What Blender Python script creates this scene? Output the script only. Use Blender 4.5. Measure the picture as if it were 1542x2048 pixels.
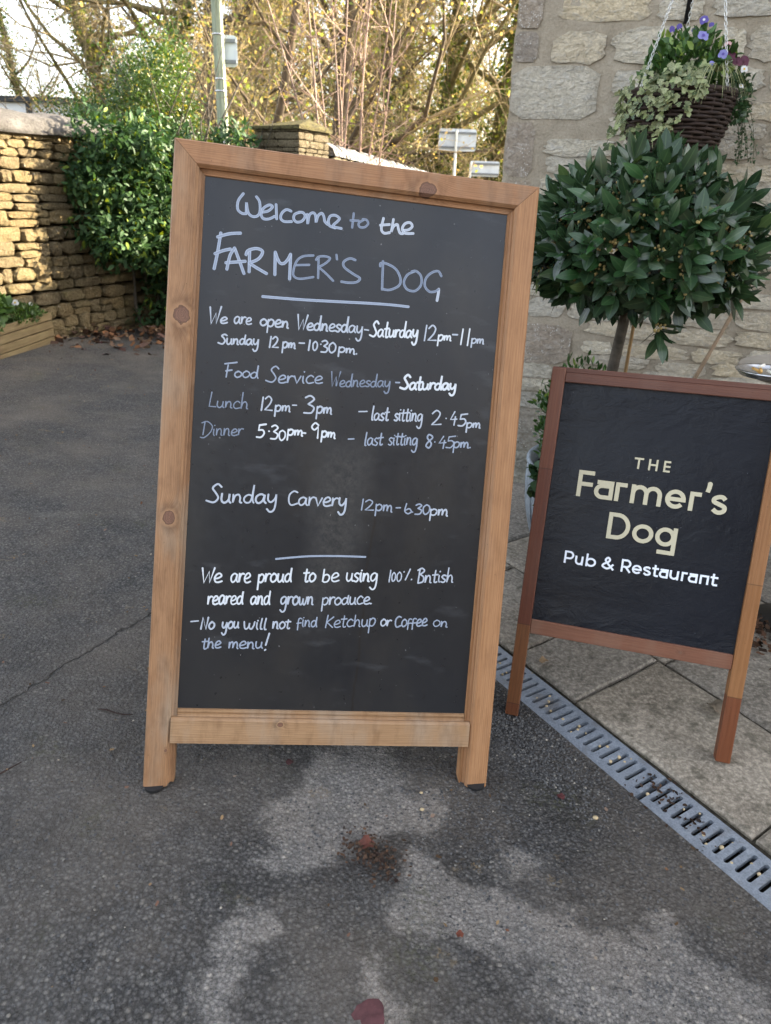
import bpy, math, random
import numpy as np
from mathutils import Vector, Matrix, noise as mn

for _o in list(bpy.data.objects):
    bpy.data.objects.remove(_o)
scene = bpy.context.scene
COL = scene.collection
rad = math.radians
SUN_AZ, SUN_EL = 66.0, 20.0

# ---------------------------------------------------------------- camera, sky, sun, exposure
cam_d = bpy.data.cameras.new('camera')
cam = bpy.data.objects.new('camera', cam_d)
COL.objects.link(cam)
scene.camera = cam
cam_d.sensor_fit = 'VERTICAL'
cam_d.sensor_height = 24.0
cam_d.lens = 24.0 * 1440.0 / 2048.0
cam_d.clip_start = 0.05
cam_d.clip_end = 600.0
CR = ((0.999278, -0.03799307, 0.0), (0.01513194, 0.39799407, -0.91726318), (0.03484964, 0.91660092, 0.39828163))
_m = Matrix(CR).to_4x4()
_m.translation = Vector((0.0, 0.0, 1.2))
cam.matrix_world = _m
cam_d.dof.use_dof = True
cam_d.dof.focus_distance = 1.5
cam_d.dof.aperture_fstop = 5.0

world = bpy.data.worlds.new('World')
scene.world = world
world.use_nodes = True
wn = world.node_tree
bg = wn.nodes['Background']
sky = wn.nodes.new('ShaderNodeTexSky')
sky.sky_type = 'NISHITA'
sky.sun_disc = False
sky.sun_elevation = rad(SUN_EL)
sky.sun_rotation = rad(SUN_AZ)
sky.air_density = 1.0
sky.dust_density = 3.0
sky.ozone_density = 1.0
hs = wn.nodes.new('ShaderNodeHueSaturation'); hs.inputs['Saturation'].default_value = 0.42
wn.links.new(sky.outputs[0], hs.inputs['Color']); wn.links.new(hs.outputs[0], bg.inputs[0])
bg.inputs[1].default_value = 0.15

sun_d = bpy.data.lights.new('sun', 'SUN')
sun_d.energy = 4.2
sun_d.angle = rad(0.5)
sun_d.color = (1.0, 0.86, 0.62)
sun = bpy.data.objects.new('sun', sun_d)
COL.objects.link(sun)
SUNV = Vector((math.sin(rad(SUN_AZ)) * math.cos(rad(SUN_EL)), math.cos(rad(SUN_AZ)) * math.cos(rad(SUN_EL)), math.sin(rad(SUN_EL))))
sun.rotation_euler = SUNV.to_track_quat('Z', 'Y').to_euler()

scene.view_settings.view_transform = 'Standard'
scene.view_settings.look = 'None'
scene.view_settings.exposure = 2.7
scene.view_settings.gamma = 1.0
scene.view_settings.use_curve_mapping = False
scene.render.engine = 'CYCLES'

# ---------------------------------------------------------------- helpers
def tag(o, label=None, cat=None, group=None, kind=None):
    if label: o['label'] = label
    if cat: o['category'] = cat
    if group: o['group'] = group
    if kind: o['kind'] = kind
    return o

def empty(name, loc=(0, 0, 0), rot=None):
    o = bpy.data.objects.new(name, None)
    o.empty_display_size = 0.1
    COL.objects.link(o)
    if rot is not None:
        m = rot.to_4x4(); m.translation = Vector(loc); o.matrix_world = m
    else:
        o.location = loc
    return o

def mkmesh(name, v, f, mat=None, smooth=False):
    me = bpy.data.meshes.new(name)
    if isinstance(v, np.ndarray): v = v.tolist()
    if isinstance(f, np.ndarray): f = f.tolist()
    me.from_pydata(v, [], f)
    if mat: me.materials.append(mat)
    if smooth:
        me.polygons.foreach_set('use_smooth', [True] * len(me.polygons))
    me.update()
    return me

def obj(name, v, f, mat=None, parent=None, smooth=False, loc=None):
    me = mkmesh(name, v, f, mat, smooth)
    return link(name, me, parent, loc)

def link(name, me, parent=None, loc=None, mat4=None):
    o = bpy.data.objects.new(name, me)
    COL.objects.link(o)
    if parent: o.parent = parent
    if mat4 is not None: o.matrix_basis = mat4
    elif loc is not None: o.location = loc
    return o

class MB:
    def __init__(s): s.v = []; s.f = []
    def add(s, v, f):
        b = len(s.v); s.v += [tuple(p) for p in v]; s.f += [tuple(i + b for i in q) for q in f]
    def box(s, x0, x1, y0, y1, z0, z1, c=0.0):
        if c <= 0:
            v = [(x, y, z) for x in (x0, x1) for y in (y0, y1) for z in (z0, z1)]
            s.add(v, [(0, 1, 3, 2), (4, 6, 7, 5), (0, 4, 5, 1), (2, 3, 7, 6), (0, 2, 6, 4), (1, 5, 7, 3)])
        else:
            v = []; idx = {}
            for i, (x, sx) in enumerate(((x0, 1), (x1, -1))):
                for j, (y, sy) in enumerate(((y0, 1), (y1, -1))):
                    for k, (z, sz) in enumerate(((z0, 1), (z1, -1))):
                        idx[i, j, k, 0] = len(v); v.append((x, y + sy * c, z + sz * c))
                        idx[i, j, k, 1] = len(v); v.append((x + sx * c, y, z + sz * c))
                        idx[i, j, k, 2] = len(v); v.append((x + sx * c, y + sy * c, z))
            F = []
            for i in (0, 1): F.append([idx[i, 0, 0, 0], idx[i, 0, 1, 0], idx[i, 1, 1, 0], idx[i, 1, 0, 0]])
            for j in (0, 1): F.append([idx[0, j, 0, 1], idx[0, j, 1, 1], idx[1, j, 1, 1], idx[1, j, 0, 1]])
            for k in (0, 1): F.append([idx[0, 0, k, 2], idx[0, 1, k, 2], idx[1, 1, k, 2], idx[1, 0, k, 2]])
            for j in (0, 1):
                for k in (0, 1): F.append([idx[0, j, k, 1], idx[1, j, k, 1], idx[1, j, k, 2], idx[0, j, k, 2]])
            for i in (0, 1):
                for k in (0, 1): F.append([idx[i, 0, k, 0], idx[i, 1, k, 0], idx[i, 1, k, 2], idx[i, 0, k, 2]])
                for j in (0, 1): F.append([idx[i, j, 0, 0], idx[i, j, 1, 0], idx[i, j, 1, 1], idx[i, j, 0, 1]])
            for i in (0, 1):
                for j in (0, 1):
                    for k in (0, 1): F.append([idx[i, j, k, 0], idx[i, j, k, 1], idx[i, j, k, 2]])
            s.add(v, F)
    def tube(s, pts, rs, n=6, cap=True):
        pts = [Vector(p) for p in pts]
        if not hasattr(rs, '__len__'): rs = [rs] * len(pts)
        v = []; f = []
        up = Vector((0, 0, 1))
        t0 = (pts[1] - pts[0]).normalized()
        a = t0.orthogonal().normalized()
        for i, p in enumerate(pts):
            if i == 0: t = t0
            elif i == len(pts) - 1: t = (pts[i] - pts[i - 1]).normalized()
            else: t = (pts[i + 1] - pts[i - 1]).normalized()
            a = (a - t * a.dot(t))
            if a.length < 1e-6: a = t.orthogonal()
            a.normalize(); b = t.cross(a)
            for k in range(n):
                an = 2 * math.pi * k / n
                v.append(p + (a * math.cos(an) + b * math.sin(an)) * rs[i])
        for i in range(len(pts) - 1):
            for k in range(n):
                k2 = (k + 1) % n
                f.append((i * n + k, i * n + k2, (i + 1) * n + k2, (i + 1) * n + k))
        if cap:
            f.append(tuple(range(n - 1, -1, -1))); f.append(tuple((len(pts) - 1) * n + k for k in range(n)))
        s.add(v, f)
    def lathe(s, prof, n=24, c=(0, 0, 0)):
        v = []; f = []
        for r, z in prof:
            for k in range(n):
                an = 2 * math.pi * k / n
                v.append((c[0] + r * math.cos(an), c[1] + r * math.sin(an), c[2] + z))
        for i in range(len(prof) - 1):
            for k in range(n):
                k2 = (k + 1) % n
                f.append((i * n + k, i * n + k2, (i + 1) * n + k2, (i + 1) * n + k))
        s.add(v, f)
    def build(s, name, mat, parent=None, smooth=False, loc=None):
        return obj(name, s.v, s.f, mat, parent, smooth, loc)

def scatter(lv, lf, mats):
    """stamp a small mesh (verts, faces) with many 4x4 matrices into one vertex/face array"""
    lv = np.asarray(lv, float); lf = np.asarray(lf, int)
    M = np.asarray(mats, float)
    V = np.einsum('nij,vj->nvi', M[:, :3, :3], lv) + M[:, None, :3, 3]
    n, k = V.shape[0], lv.shape[0]
    F = (lf[None] + (np.arange(n) * k)[:, None, None]).reshape(-1, lf.shape[1])
    return V.reshape(-1, 3), F

def fastobj(name, V, F, mat, parent=None, smooth=False):
    me = bpy.data.meshes.new(name)
    me.vertices.add(len(V)); me.vertices.foreach_set('co', np.asarray(V, np.float32).ravel())
    k = F.shape[1]
    me.loops.add(F.size); me.loops.foreach_set('vertex_index', F.ravel().astype(np.int32))
    me.polygons.add(len(F)); me.polygons.foreach_set('loop_start', np.arange(0, F.size, k, dtype=np.int32))
    me.polygons.foreach_set('loop_total', np.full(len(F), k, np.int32))
    if smooth: me.polygons.foreach_set('use_smooth', np.ones(len(F), bool))
    me.materials.append(mat)
    me.update(calc_edges=True)
    return link(name, me, parent)

def frames(P, D, N, S):
    """matrices: x axis = D (leaf length), z axis ~ N, scaled by S"""
    D = D / np.linalg.norm(D, axis=1, keepdims=True)
    Y = np.cross(N, D); Y /= (np.linalg.norm(Y, axis=1, keepdims=True) + 1e-9)
    Z = np.cross(D, Y)
    M = np.zeros((len(P), 4, 4)); S = np.asarray(S).reshape(-1, 1)
    M[:, :3, 0] = D * S; M[:, :3, 1] = Y * S; M[:, :3, 2] = Z * S; M[:, :3, 3] = P; M[:, 3, 3] = 1
    return M

def addmid(me):
    a = me.attributes.new('mid', 'FLOAT', 'POINT'); n = len(me.vertices)
    a.data.foreach_set('value', np.resize(np.array([0., 1., 0.], np.float32), n))
    return me

def leaf_geo(L, Wd, seg=4, fold=.15, droop=.2, peak=.45, up=0.0):
    """leaf blade along +x, folded on the midrib"""
    v = []; f = []
    for i in range(seg + 1):
        t = i / seg
        if t < peak: w = math.sin(.5 * math.pi * t / peak) ** .8
        else: w = math.cos(.5 * math.pi * (t - peak) / (1 - peak)) ** .9
        w = max(w, .02) * Wd / 2
        x = L * t; z = -droop * L * t * t + up * L * t
        v += [(x, -w, z + fold * w), (x, 0, z), (x, w, z + fold * w)]
    for i in range(seg):
        a = i * 3
        f += [(a, a + 3, a + 4, a + 1), (a + 1, a + 4, a + 5, a + 2)]
    return v, f

# ---------------------------------------------------------------- node helper
class NT:
    def __init__(s, name, rough=.8, spec=.3):
        s.m = bpy.data.materials.new(name); s.m.use_nodes = True
        s.t = s.m.node_tree; s.b = s.t.nodes['Principled BSDF']
        s.b.inputs['Roughness'].default_value = rough
        s.b.inputs['Specular IOR Level'].default_value = spec
        s._co = None
    def n(s, ty, **kw):
        x = s.t.nodes.new(ty)
        for k, v in kw.items(): setattr(x, k, v)
        return x
    def put(s, sock, v):
        if v is None: return
        if hasattr(v, 'is_output') or isinstance(v, bpy.types.NodeSocket): s.t.links.new(v, sock)
        else:
            if isinstance(v, (tuple, list)) and len(v) == 3 and sock.type == 'RGBA': v = (*v, 1)
            sock.default_value = v
    def co(s, kind='Object'):
        if s._co is None: s._co = s.n('ShaderNodeTexCoord')
        return s._co.outputs[kind]
    def math(s, op, a, b=None, c=None, clamp=False):
        x = s.n('ShaderNodeMath', operation=op, use_clamp=clamp)
        s.put(x.inputs[0], a); s.put(x.inputs[1], b)
        if c is not None: s.put(x.inputs[2], c)
        return x.outputs[0]
    def vec(s, x, y, z):
        c = s.n('ShaderNodeCombineXYZ'); s.put(c.inputs[0], x); s.put(c.inputs[1], y); s.put(c.inputs[2], z); return c.outputs[0]
    def sep(s, v):
        c = s.n('ShaderNodeSeparateXYZ'); s.put(c.inputs[0], v); return c.outputs
    def mapv(s, v=None, sc=(1, 1, 1), loc=(0, 0, 0), rot=(0, 0, 0)):
        c = s.n('ShaderNodeMapping'); s.put(c.inputs[0], v if v is not None else s.co())
        c.inputs['Scale'].default_value = sc; c.inputs['Location'].default_value = loc; c.inputs['Rotation'].default_value = rot
        return c.outputs[0]
    def noise(s, sc, v=None, det=4, rough=.55, dist=0, col=False):
        c = s.n('ShaderNodeTexNoise'); s.put(c.inputs['Vector'], v if v is not None else s.co())
        c.inputs['Scale'].default_value = sc; c.inputs['Detail'].default_value = det
        c.inputs['Roughness'].default_value = rough; c.inputs['Distortion'].default_value = dist
        return c.outputs['Color' if col else 'Fac']
    def voro(s, sc, v=None, out='Distance', feature='F1', rnd=1.0):
        c = s.n('ShaderNodeTexVoronoi', feature=feature); s.put(c.inputs['Vector'], v if v is not None else s.co())
        c.inputs['Scale'].default_value = sc; c.inputs['Randomness'].default_value = rnd
        return c.outputs[out]
    def ramp(s, fac, stops, interp='LINEAR'):
        c = s.n('ShaderNodeValToRGB'); s.put(c.inputs[0], fac); r = c.color_ramp; r.interpolation = interp
        while len(r.elements) < len(stops): r.elements.new(.5)
        for e, (p, col) in zip(r.elements, stops):
            e.position = p
            if not hasattr(col, '__len__'): col = (col, col, col)
            e.color = (*col, 1)
        return c.outputs[0]
    def mix(s, fac, a, b, mode='MIX'):
        c = s.n('ShaderNodeMix', data_type='RGBA', blend_type=mode)
        s.put(c.inputs[0], fac); s.put(c.inputs[6], a); s.put(c.inputs[7], b); return c.outputs[2]
    def mr(s, v, a, b, c=0., d=1.):
        x = s.n('ShaderNodeMapRange'); s.put(x.inputs[0], v)
        for i, k in enumerate((a, b, c, d)): x.inputs[i + 1].default_value = k
        return x.outputs[0]
    def rnd(s): return s.n('ShaderNodeObjectInfo').outputs['Random']
    def bump(s, h, dist=.002, st=1.0, nrm=None):
        c = s.n('ShaderNodeBump'); s.put(c.inputs['Height'], h); c.inputs['Distance'].default_value = dist
        c.inputs['Strength'].default_value = st
        if nrm is not None: s.put(c.inputs['Normal'], nrm)
        return c.outputs[0]
    def out(s, col=None, rough=None, nrm=None, **kw):
        s.put(s.b.inputs['Base Color'], col); s.put(s.b.inputs['Roughness'], rough); s.put(s.b.inputs['Normal'], nrm)
        for k, v in kw.items(): s.put(s.b.inputs[k.replace('_', ' ')], v)
        return s.m
    def hsv(s, col, h=.5, sat=1., v=1.):
        c = s.n('ShaderNodeHueSaturation'); s.put(c.inputs['Hue'], h); s.put(c.inputs['Saturation'], sat); s.put(c.inputs['Value'], v); s.put(c.inputs['Color'], col)
        return c.outputs[0]

def simple(name, col, rough=.7, spec=.3, metal=0., var=.15, sc=30, bumpd=0.):
    t = NT(name, rough, spec)
    f = t.noise(sc, det=5)
    lo = tuple(c * (1 - var) for c in col); hi = tuple(min(1, c * (1 + var)) for c in col)
    c = t.ramp(f, [(.3, lo), (.7, hi)])
    nr = t.bump(f, bumpd) if bumpd else None
    return t.out(c, None, nr, Metallic=metal)

def leafmat(name, dark, light, trans=.35, rough=.4, scale=8., edge=None, spec=.4, back=1.5, mid=False):
    t = NT(name, rough, spec)
    geo = t.n('ShaderNodeNewGeometry')
    rp = geo.outputs['Random Per Island']
    c = t.ramp(rp, [(0, dark), (.55, tuple((a + b) / 2 for a, b in zip(dark, light))), (1, light)])
    c = t.mix(.35, c, t.ramp(t.noise(scale, det=2), [(.3, dark), (.7, light)]))
    if edge is not None: c = t.mix(t.math('GREATER_THAN', rp, 1 - edge[1]), c, edge[0])
    if mid:
        mr_ = t.n('ShaderNodeAttribute', attribute_name='mid').outputs['Fac']; orr = t.rnd()
        c = t.hsv(c, .5, t.mr(orr, 0, 1, .8, 1.1), t.mr(orr, 0, 1, .7, 1.35))
        c = t.mix(t.math('MULTIPLY', t.mr(mr_, .84, .98), .28), c, (.12, .19, .08))
    t.out(c)
    tr = t.n('ShaderNodeBsdfTranslucent')
    t.put(tr.inputs[0], t.hsv(c, .48, 1.15, back))
    mx = t.n('ShaderNodeMixShader'); mx.inputs[0].default_value = trans
    t.t.links.new(t.b.outputs[0], mx.inputs[1]); t.t.links.new(tr.outputs[0], mx.inputs[2])
    t.t.links.new(mx.outputs[0], t.t.nodes['Material Output'].inputs[0])
    return t.m

def woodmat(name, base, dark, light, axis='z', knots=(), seed=0., fine=260., rough=.55, spec=.35, bandw=.6, step=None, wear=.25, grey=(.30, .24, .18)):
    """long-grain timber; knots = (across, along, radius)"""
    t = NT(name, rough, spec)
    X, Y, Z = t.sep(t.co())
    al, ac = (Z, X) if axis == 'z' else (X, Z)
    if axis == 'y': al, ac = Y, Z
    kn = None; acd = ac; hal = None
    for (ka, kl, kr) in knots:
        da = t.math('SUBTRACT', ac, ka); dl = t.math('SUBTRACT', al, kl)
        e = t.math('ADD', t.math('POWER', t.math('DIVIDE', da, kr * 1.5), 2.), t.math('POWER', t.math('DIVIDE', dl, kr * 2.6), 2.))
        g = t.math('POWER', 2.718, t.math('MULTIPLY', e, -1.))
        acd = t.math('ADD', acd, t.math('MULTIPLY', g, kr * 1.9 * (1 if ka < .04 else -1)))
        hal = g if hal is None else t.math('MAXIMUM', hal, g)
        wob = t.math('MULTIPLY', t.math('SUBTRACT', t.noise(60., det=2), .5), kr * .9)
        d = t.math('ADD', t.math('SQRT', t.math('ADD', t.math('MULTIPLY', da, da), t.math('MULTIPLY', t.math('MULTIPLY', dl, dl), .72))), wob)
        d = t.math('DIVIDE', d, kr)
        kn = d if kn is None else t.math('MINIMUM', kn, d)
    v = t.vec(t.math('MULTIPLY', acd, 1.), t.math('MULTIPLY', Y if axis != 'y' else X, 1.), t.math('MULTIPLY', al, .035))
    v = t.mapv(v, loc=(seed, seed * .7, seed * .3))
    w = t.noise(34., v, det=2, rough=.4)
    rings = t.math('FRACT', t.math('MULTIPLY', t.math('ADD', t.math('MULTIPLY', acd, 1.0), t.math('MULTIPLY', w, .03)), fine))
    rings = t.math('ABSOLUTE', t.math('SUBTRACT', t.math('MULTIPLY', rings, 2.), 1.))
    fib = t.noise(520., v, det=3, rough=.6)
    broad = t.noise(20., v, det=3)
    c = t.ramp(broad, [(.25, dark), (.5, base), (.75, light)])
    c = t.mix(t.math('MULTIPLY', rings, bandw), c, t.hsv(c, .49, 1.15, .62))
    c = t.mix(.35, c, t.ramp(fib, [(.3, tuple(x * .55 for x in base)), (.7, light)]))
    st = t.noise(9., t.mapv(sc=(1, 1, .35), loc=(seed, 0, 0)), det=4)
    c = t.mix(t.math('MULTIPLY', t.mr(st, .5, .72), wear), c, grey)
    sp = t.math('GREATER_THAN', t.noise(170., det=1), .77)
    c = t.mix(t.math('MULTIPLY', sp, .5), c, tuple(x * .2 for x in base))
    st2 = t.noise(26., t.mapv(sc=(1.6, 1, .5), loc=(0, seed, 2)), det=5, rough=.65)
    c = t.mix(t.math('MULTIPLY', t.mr(st2, .48, .74), wear * .8), c, t.mix(1., c, (.55, .50, .46), 'MULTIPLY'))
    if kn is not None:
        c = t.mix(t.math('MULTIPLY', t.mr(t.math('ADD', hal, t.math('MULTIPLY', t.math('SUBTRACT', st2, .5), .8)), .12, .6), .65), c, t.mix(1., c, (.52, .48, .45), 'MULTIPLY'))
        halo = t.mr(kn, 1.0, 1.7, 1., 0.)
        c = t.mix(t.math('MULTIPLY', halo, .6), c, tuple(x * 1.15 for x in light))
        kr_ = t.math('ABSOLUTE', t.math('SINE', t.math('MULTIPLY', kn, 14.)))
        kc = t.mix(kr_, (.105, .050, .033), (.17, .088, .055)); kc = t.mix(.35, kc, t.mix(1., kc, t.ramp(fib, [(.3, .4), (.7, 1.5)]), 'MULTIPLY'))
        c = t.mix(t.mr(kn, .98, 1.06, 1., 0.), c, kc)
        c = t.mix(t.math('MULTIPLY', t.math('COMPARE', kn, 1.04, .07), .7), c, (.05, .02, .012))
    if step:
        for (pos, col, amt) in step:
            m = t.math('MULTIPLY', t.math('LESS_THAN', al, pos), amt)
            c = t.mix(m, c, t.mix(1., c, col, 'MULTIPLY'))
            c = t.mix(t.math('MULTIPLY', t.math('COMPARE', al, pos, .0012), .6), c, tuple(x * .25 for x in base))
    h = t.math('ADD', t.math('MULTIPLY', fib, .6), t.math('MULTIPLY', rings, .4))
    return t.out(c, t.mr(fib, .2, .8, rough - .08, rough + .12), t.bump(h, .0006, .6))

# ---------------------------------------------------------------- terrain heights
AA, AB = -.07, -.02
DD = np.array([0.5487846, -0.83596379]); DN = np.array([0.83596379, 0.5487846])
DO = np.array([0.43503264, 1.79214262]); DZ = AA * DO[0] + AB * DO[1]
def uv2xy(u, v): return (DO[0] + DD[0] * u + DN[0] * v, DO[1] + DD[1] * u + DN[1] * v)
def xy2uv(x, y):
    r = np.array([x, y]) - DO
    return float(r @ DD), float(r @ DN)
def gz(x, y):
    return AA * max(-3.4, min(x, 3.0)) + AB * max(0., min(y, 9.))
def pz(x, y):
    u, v = xy2uv(x, y)
    bx, by = uv2xy(u, 0)
    return gz(bx, by) + .012 + .05 * min(max(v, 0), .5) + .005 * max(v - .5, 0)
rng = random.Random(7)
nr = np.random.default_rng(11)

# ---------------------------------------------------------------- ground: earth sheet, asphalt
def gridobj(name, xs, ys, fn, mat, smooth=True, attrs=None):
    V = []; A = {k: [] for k in (attrs or {})}
    for y in ys:
        for x in xs:
            p = fn(x, y); V.append(p)
            for k in A: A[k].append(attrs[k](p[0], p[1]))
    n = len(xs)
    F = np.array([(j * n + i, j * n + i + 1, (j + 1) * n + i + 1, (j + 1) * n + i) for j in range(len(ys) - 1) for i in range(n - 1)])
    o = fastobj(name, np.array(V), F, mat, None, smooth)
    for k in A:
        a = o.data.attributes.new(k, 'FLOAT', 'POINT'); a.data.foreach_set('value', np.array(A[k], np.float32))
    return o

t = NT('earth_soil', .95, .1)
m_earth = t.out(t.ramp(t.noise(3., det=6), [(.3, (.03, .022, .014)), (.5, (.06, .05, .02)), (.7, (.10, .07, .03))]), None, t.bump(t.noise(20.), .02))
g = obj('ground', [(-200, -200, -.42), (200, -200, -.42), (200, 200, -.42), (-200, 200, -.42)], [(0, 1, 2, 3)], m_earth)
tag(g, kind='structure')

DRY = [(-.04, 1.33, .10, .10), (-.07, 1.2, .11, .10), (-.13, 1.12, .08, .08), (.10, 1.19, .05, .06), (-.02, 1.15, .07, .06), (-.17, 1.06, .07, .05),
       (.10, 1.02, .06, .05), (.18, .98, .10, .045), (.30, .93, .12, .055), (.44, .87, .13, .07), (.60, .82, .12, .06), (.2, .9, .08, .05),
       (.46, .78, .22, .05), (-.22, .87, .035, .07), (-.25, .76, .045, .08), (.30, 1.08, .05, .04), (.02, .8, .03, .04), (.56, .93, .06, .05), (.09, .95, .05, .03), (.05, .76, .05, .03)]
def dryness(x, y):
    if y > 2.5 or y < .4 or x < -1.0 or x > 1.3: return 0.
    nx = x + .05 * mn.noise(Vector((x * 9, y * 9, 3))) + .022 * mn.noise(Vector((x * 30, y * 30, 7)))
    ny = y + .05 * mn.noise(Vector((x * 9, y * 9, 13))) + .022 * mn.noise(Vector((x * 30, y * 30, 17)))
    v = 0.
    nx += .03 * mn.noise(Vector((x * 70, y * 70, 7)))
    for (cx, cy, rx, ry) in DRY:
        d = ((nx - cx) / rx) ** 2 + ((ny - cy) / ry) ** 2
        if d < 6: v += math.exp(-d * 1.0)
    return min(1., max(0., (v - .20) * 1.7))
def wetness(x, y):
    a = mn.fractal(Vector((x * 1.3, y * 1.3, 1.7)), 1., 2., 4)
    b = math.exp(-((x - .45) ** 2 / .09 + (y - 1.45) ** 2 / .12))
    c = math.exp(-((x + .02) ** 2 / .006 + (y - 1.06) ** 2 / .005))
    return min(1., max(0., .30 + .45 * a + .75 * b + .7 * c))

t = NT('asphalt', .7, .4)
P = t.co()
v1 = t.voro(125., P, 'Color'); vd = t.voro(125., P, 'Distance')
v2 = t.voro(290., P, 'Color'); vd2 = t.voro(290., P, 'Distance')
r1 = t.sep(v1)[0]; r2 = t.sep(v2)[1]
dry = t.n('ShaderNodeAttribute', attribute_name='dry').outputs['Fac']
wet = t.n('ShaderNodeAttribute', attribute_name='wet').outputs['Fac']
big = t.noise(2.2, P, det=5); mid = t.noise(14., P, det=5); fn_ = t.noise(700., P, det=2)
stone = t.ramp(r1, [(0, (.032, .031, .031)), (.4, (.072, .069, .068)), (.75, (.108, .104, .101)), (.95, (.15, .143, .132)), (1, (.25, .23, .20))])
stone2 = t.ramp(r2, [(0, (.016, .016, .016)), (.5, (.075, .072, .070)), (1, (.15, .143, .135))])
c = t.mix(.45, stone, stone2)
c = t.mix(1., c, t.ramp(vd, [(.05, 1.15), (.35, .9), (.62, .40)]), 'MULTIPLY')  # crevice shade painted into the colour between aggregate cells
c = t.mix(t.mr(mid, .45, .75, 0, .5), c, t.mix(1., c, (.62, .6, .58), 'MULTIPLY'))
c = t.mix(t.mr(big, .42, .66, 0, .8), c, t.mix(.55, c, (.15, .125, .10)))
c = t.mix(t.mr(t.noise(6., t.mapv(loc=(3, 8, 0)), det=7, rough=.7), .5, .7, 0, .5), c, t.mix(.5, c, (.17, .155, .14)))
dmask = t.math('MULTIPLY', t.mr(t.math('ADD', dry, t.math('MULTIPLY', t.math('SUBTRACT', t.noise(22., P, det=9, rough=.82), .5), 2.6)), .22, .90), 1.)
drycol = t.mix(.6, t.ramp(t.noise(420., P, det=3), [(.36, (.07, .067, .063)), (.64, (.38, .36, .335))]), t.mix(1., c, (2.9, 2.8, 2.7), 'MULTIPLY'))
c = t.mix(t.math('MULTIPLY', dmask, .70), c, drycol)
wm = t.mr(t.math('ADD', wet, t.math('MULTIPLY', t.math('SUBTRACT', mid, .5), .8)), .3, .95)
wm = t.math('MULTIPLY', wm, t.math('SUBTRACT', 1., dmask))
c = t.mix(wm, c, t.mix(1., c, (.60, .60, .62), 'MULTIPLY'))
moss = t.mr(t.noise(5., t.mapv(loc=(4, 2, 0)), det=6), .58, .72, 0, .5)
c = t.mix(t.math('MULTIPLY', moss, t.mr(t.noise(90., det=2), .45, .6)), c, (.05, .052, .02))
och = t.mr(t.noise(11., t.mapv(loc=(9, 5, 0)), det=5), .66, .74, 0, .6)
c = t.mix(t.math('MULTIPLY', och, t.mr(t.noise(120., det=2), .45, .55)), c, (.20, .14, .07))
# a crack running across the left yard
X, Y, Z = t.sep(P)
ln = t.math('SUBTRACT', Y, t.math('MULTIPLY_ADD', X, 2.27, 3.49))
ln = t.math('ABSOLUTE', t.math('ADD', t.math('DIVIDE', ln, 2.48), t.math('MULTIPLY', t.math('SUBTRACT', t.noise(22., P, det=5), .5), .055)))
cm = t.math('MULTIPLY', t.mr(ln, .001, .005, 1., 0.), t.math('MULTIPLY', t.math('LESS_THAN', X, -.6), t.math('LESS_THAN', Y, 2.2)))
c = t.mix(t.math('MULTIPLY', cm, .85), c, (.012, .011, .01))
c = t.hsv(c, .5, 1.05, 1.28)
hh = t.math('SUBTRACT', t.math('ADD', t.math('MULTIPLY', t.math('SUBTRACT', 1., vd), .7), t.math('MULTIPLY', t.math('SUBTRACT', 1., vd2), .3)), t.math('MULTIPLY', cm, 1.2))
hh = t.math('ADD', hh, t.math('MULTIPLY', r1, .35))
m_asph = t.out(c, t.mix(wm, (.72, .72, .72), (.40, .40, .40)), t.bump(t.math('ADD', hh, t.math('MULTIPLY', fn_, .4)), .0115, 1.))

def asph(u, v):
    x, y = uv2xy(u, v)
    z = gz(x, y) + .006 * mn.noise(Vector((x * 2, y * 2, 0))) * (1 if v < -.3 or v > .1 else .2)
    return (x, y, z)
us = sorted(set(list(np.arange(-8.5, -1.2, .12)) + list(np.arange(-1.2, 1.6, .014)) + list(np.arange(1.6, 5, .2))))
vs = list(np.arange(-7.0, -1.6, .12)) + list(np.arange(-1.6, -.135, .014)) + [-.1245]
at = {'dry': dryness, 'wet': wetness}
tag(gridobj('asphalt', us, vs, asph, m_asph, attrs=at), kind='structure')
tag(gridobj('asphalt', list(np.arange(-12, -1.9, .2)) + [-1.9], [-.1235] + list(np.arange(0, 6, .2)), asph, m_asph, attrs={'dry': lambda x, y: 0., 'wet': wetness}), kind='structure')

# ---------------------------------------------------------------- drain channel with slotted galvanised grates
t = NT('galvanised_steel', .45, .5)
f = t.noise(26., det=6, rough=.65); f2 = t.noise(240., det=3)
c = t.ramp(f, [(.25, (.12, .14, .17)), (.5, (.22, .25, .29)), (.75, (.34, .38, .43))])
c = t.mix(.45, c, t.ramp(f2, [(.3, (.13, .15, .18)), (.7, (.42, .46, .52))]))
c = t.mix(t.mr(t.noise(9., det=5), .58, .75, 0, .7), c, (.13, .11, .09))
m_galv = t.out(c, t.mr(f2, .3, .7, .35, .6), t.bump(f2, .0008, .8), Metallic=.45)
m_dark = simple('silt', (.018, .015, .012), .9, .1, sc=60, bumpd=.003)

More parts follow.
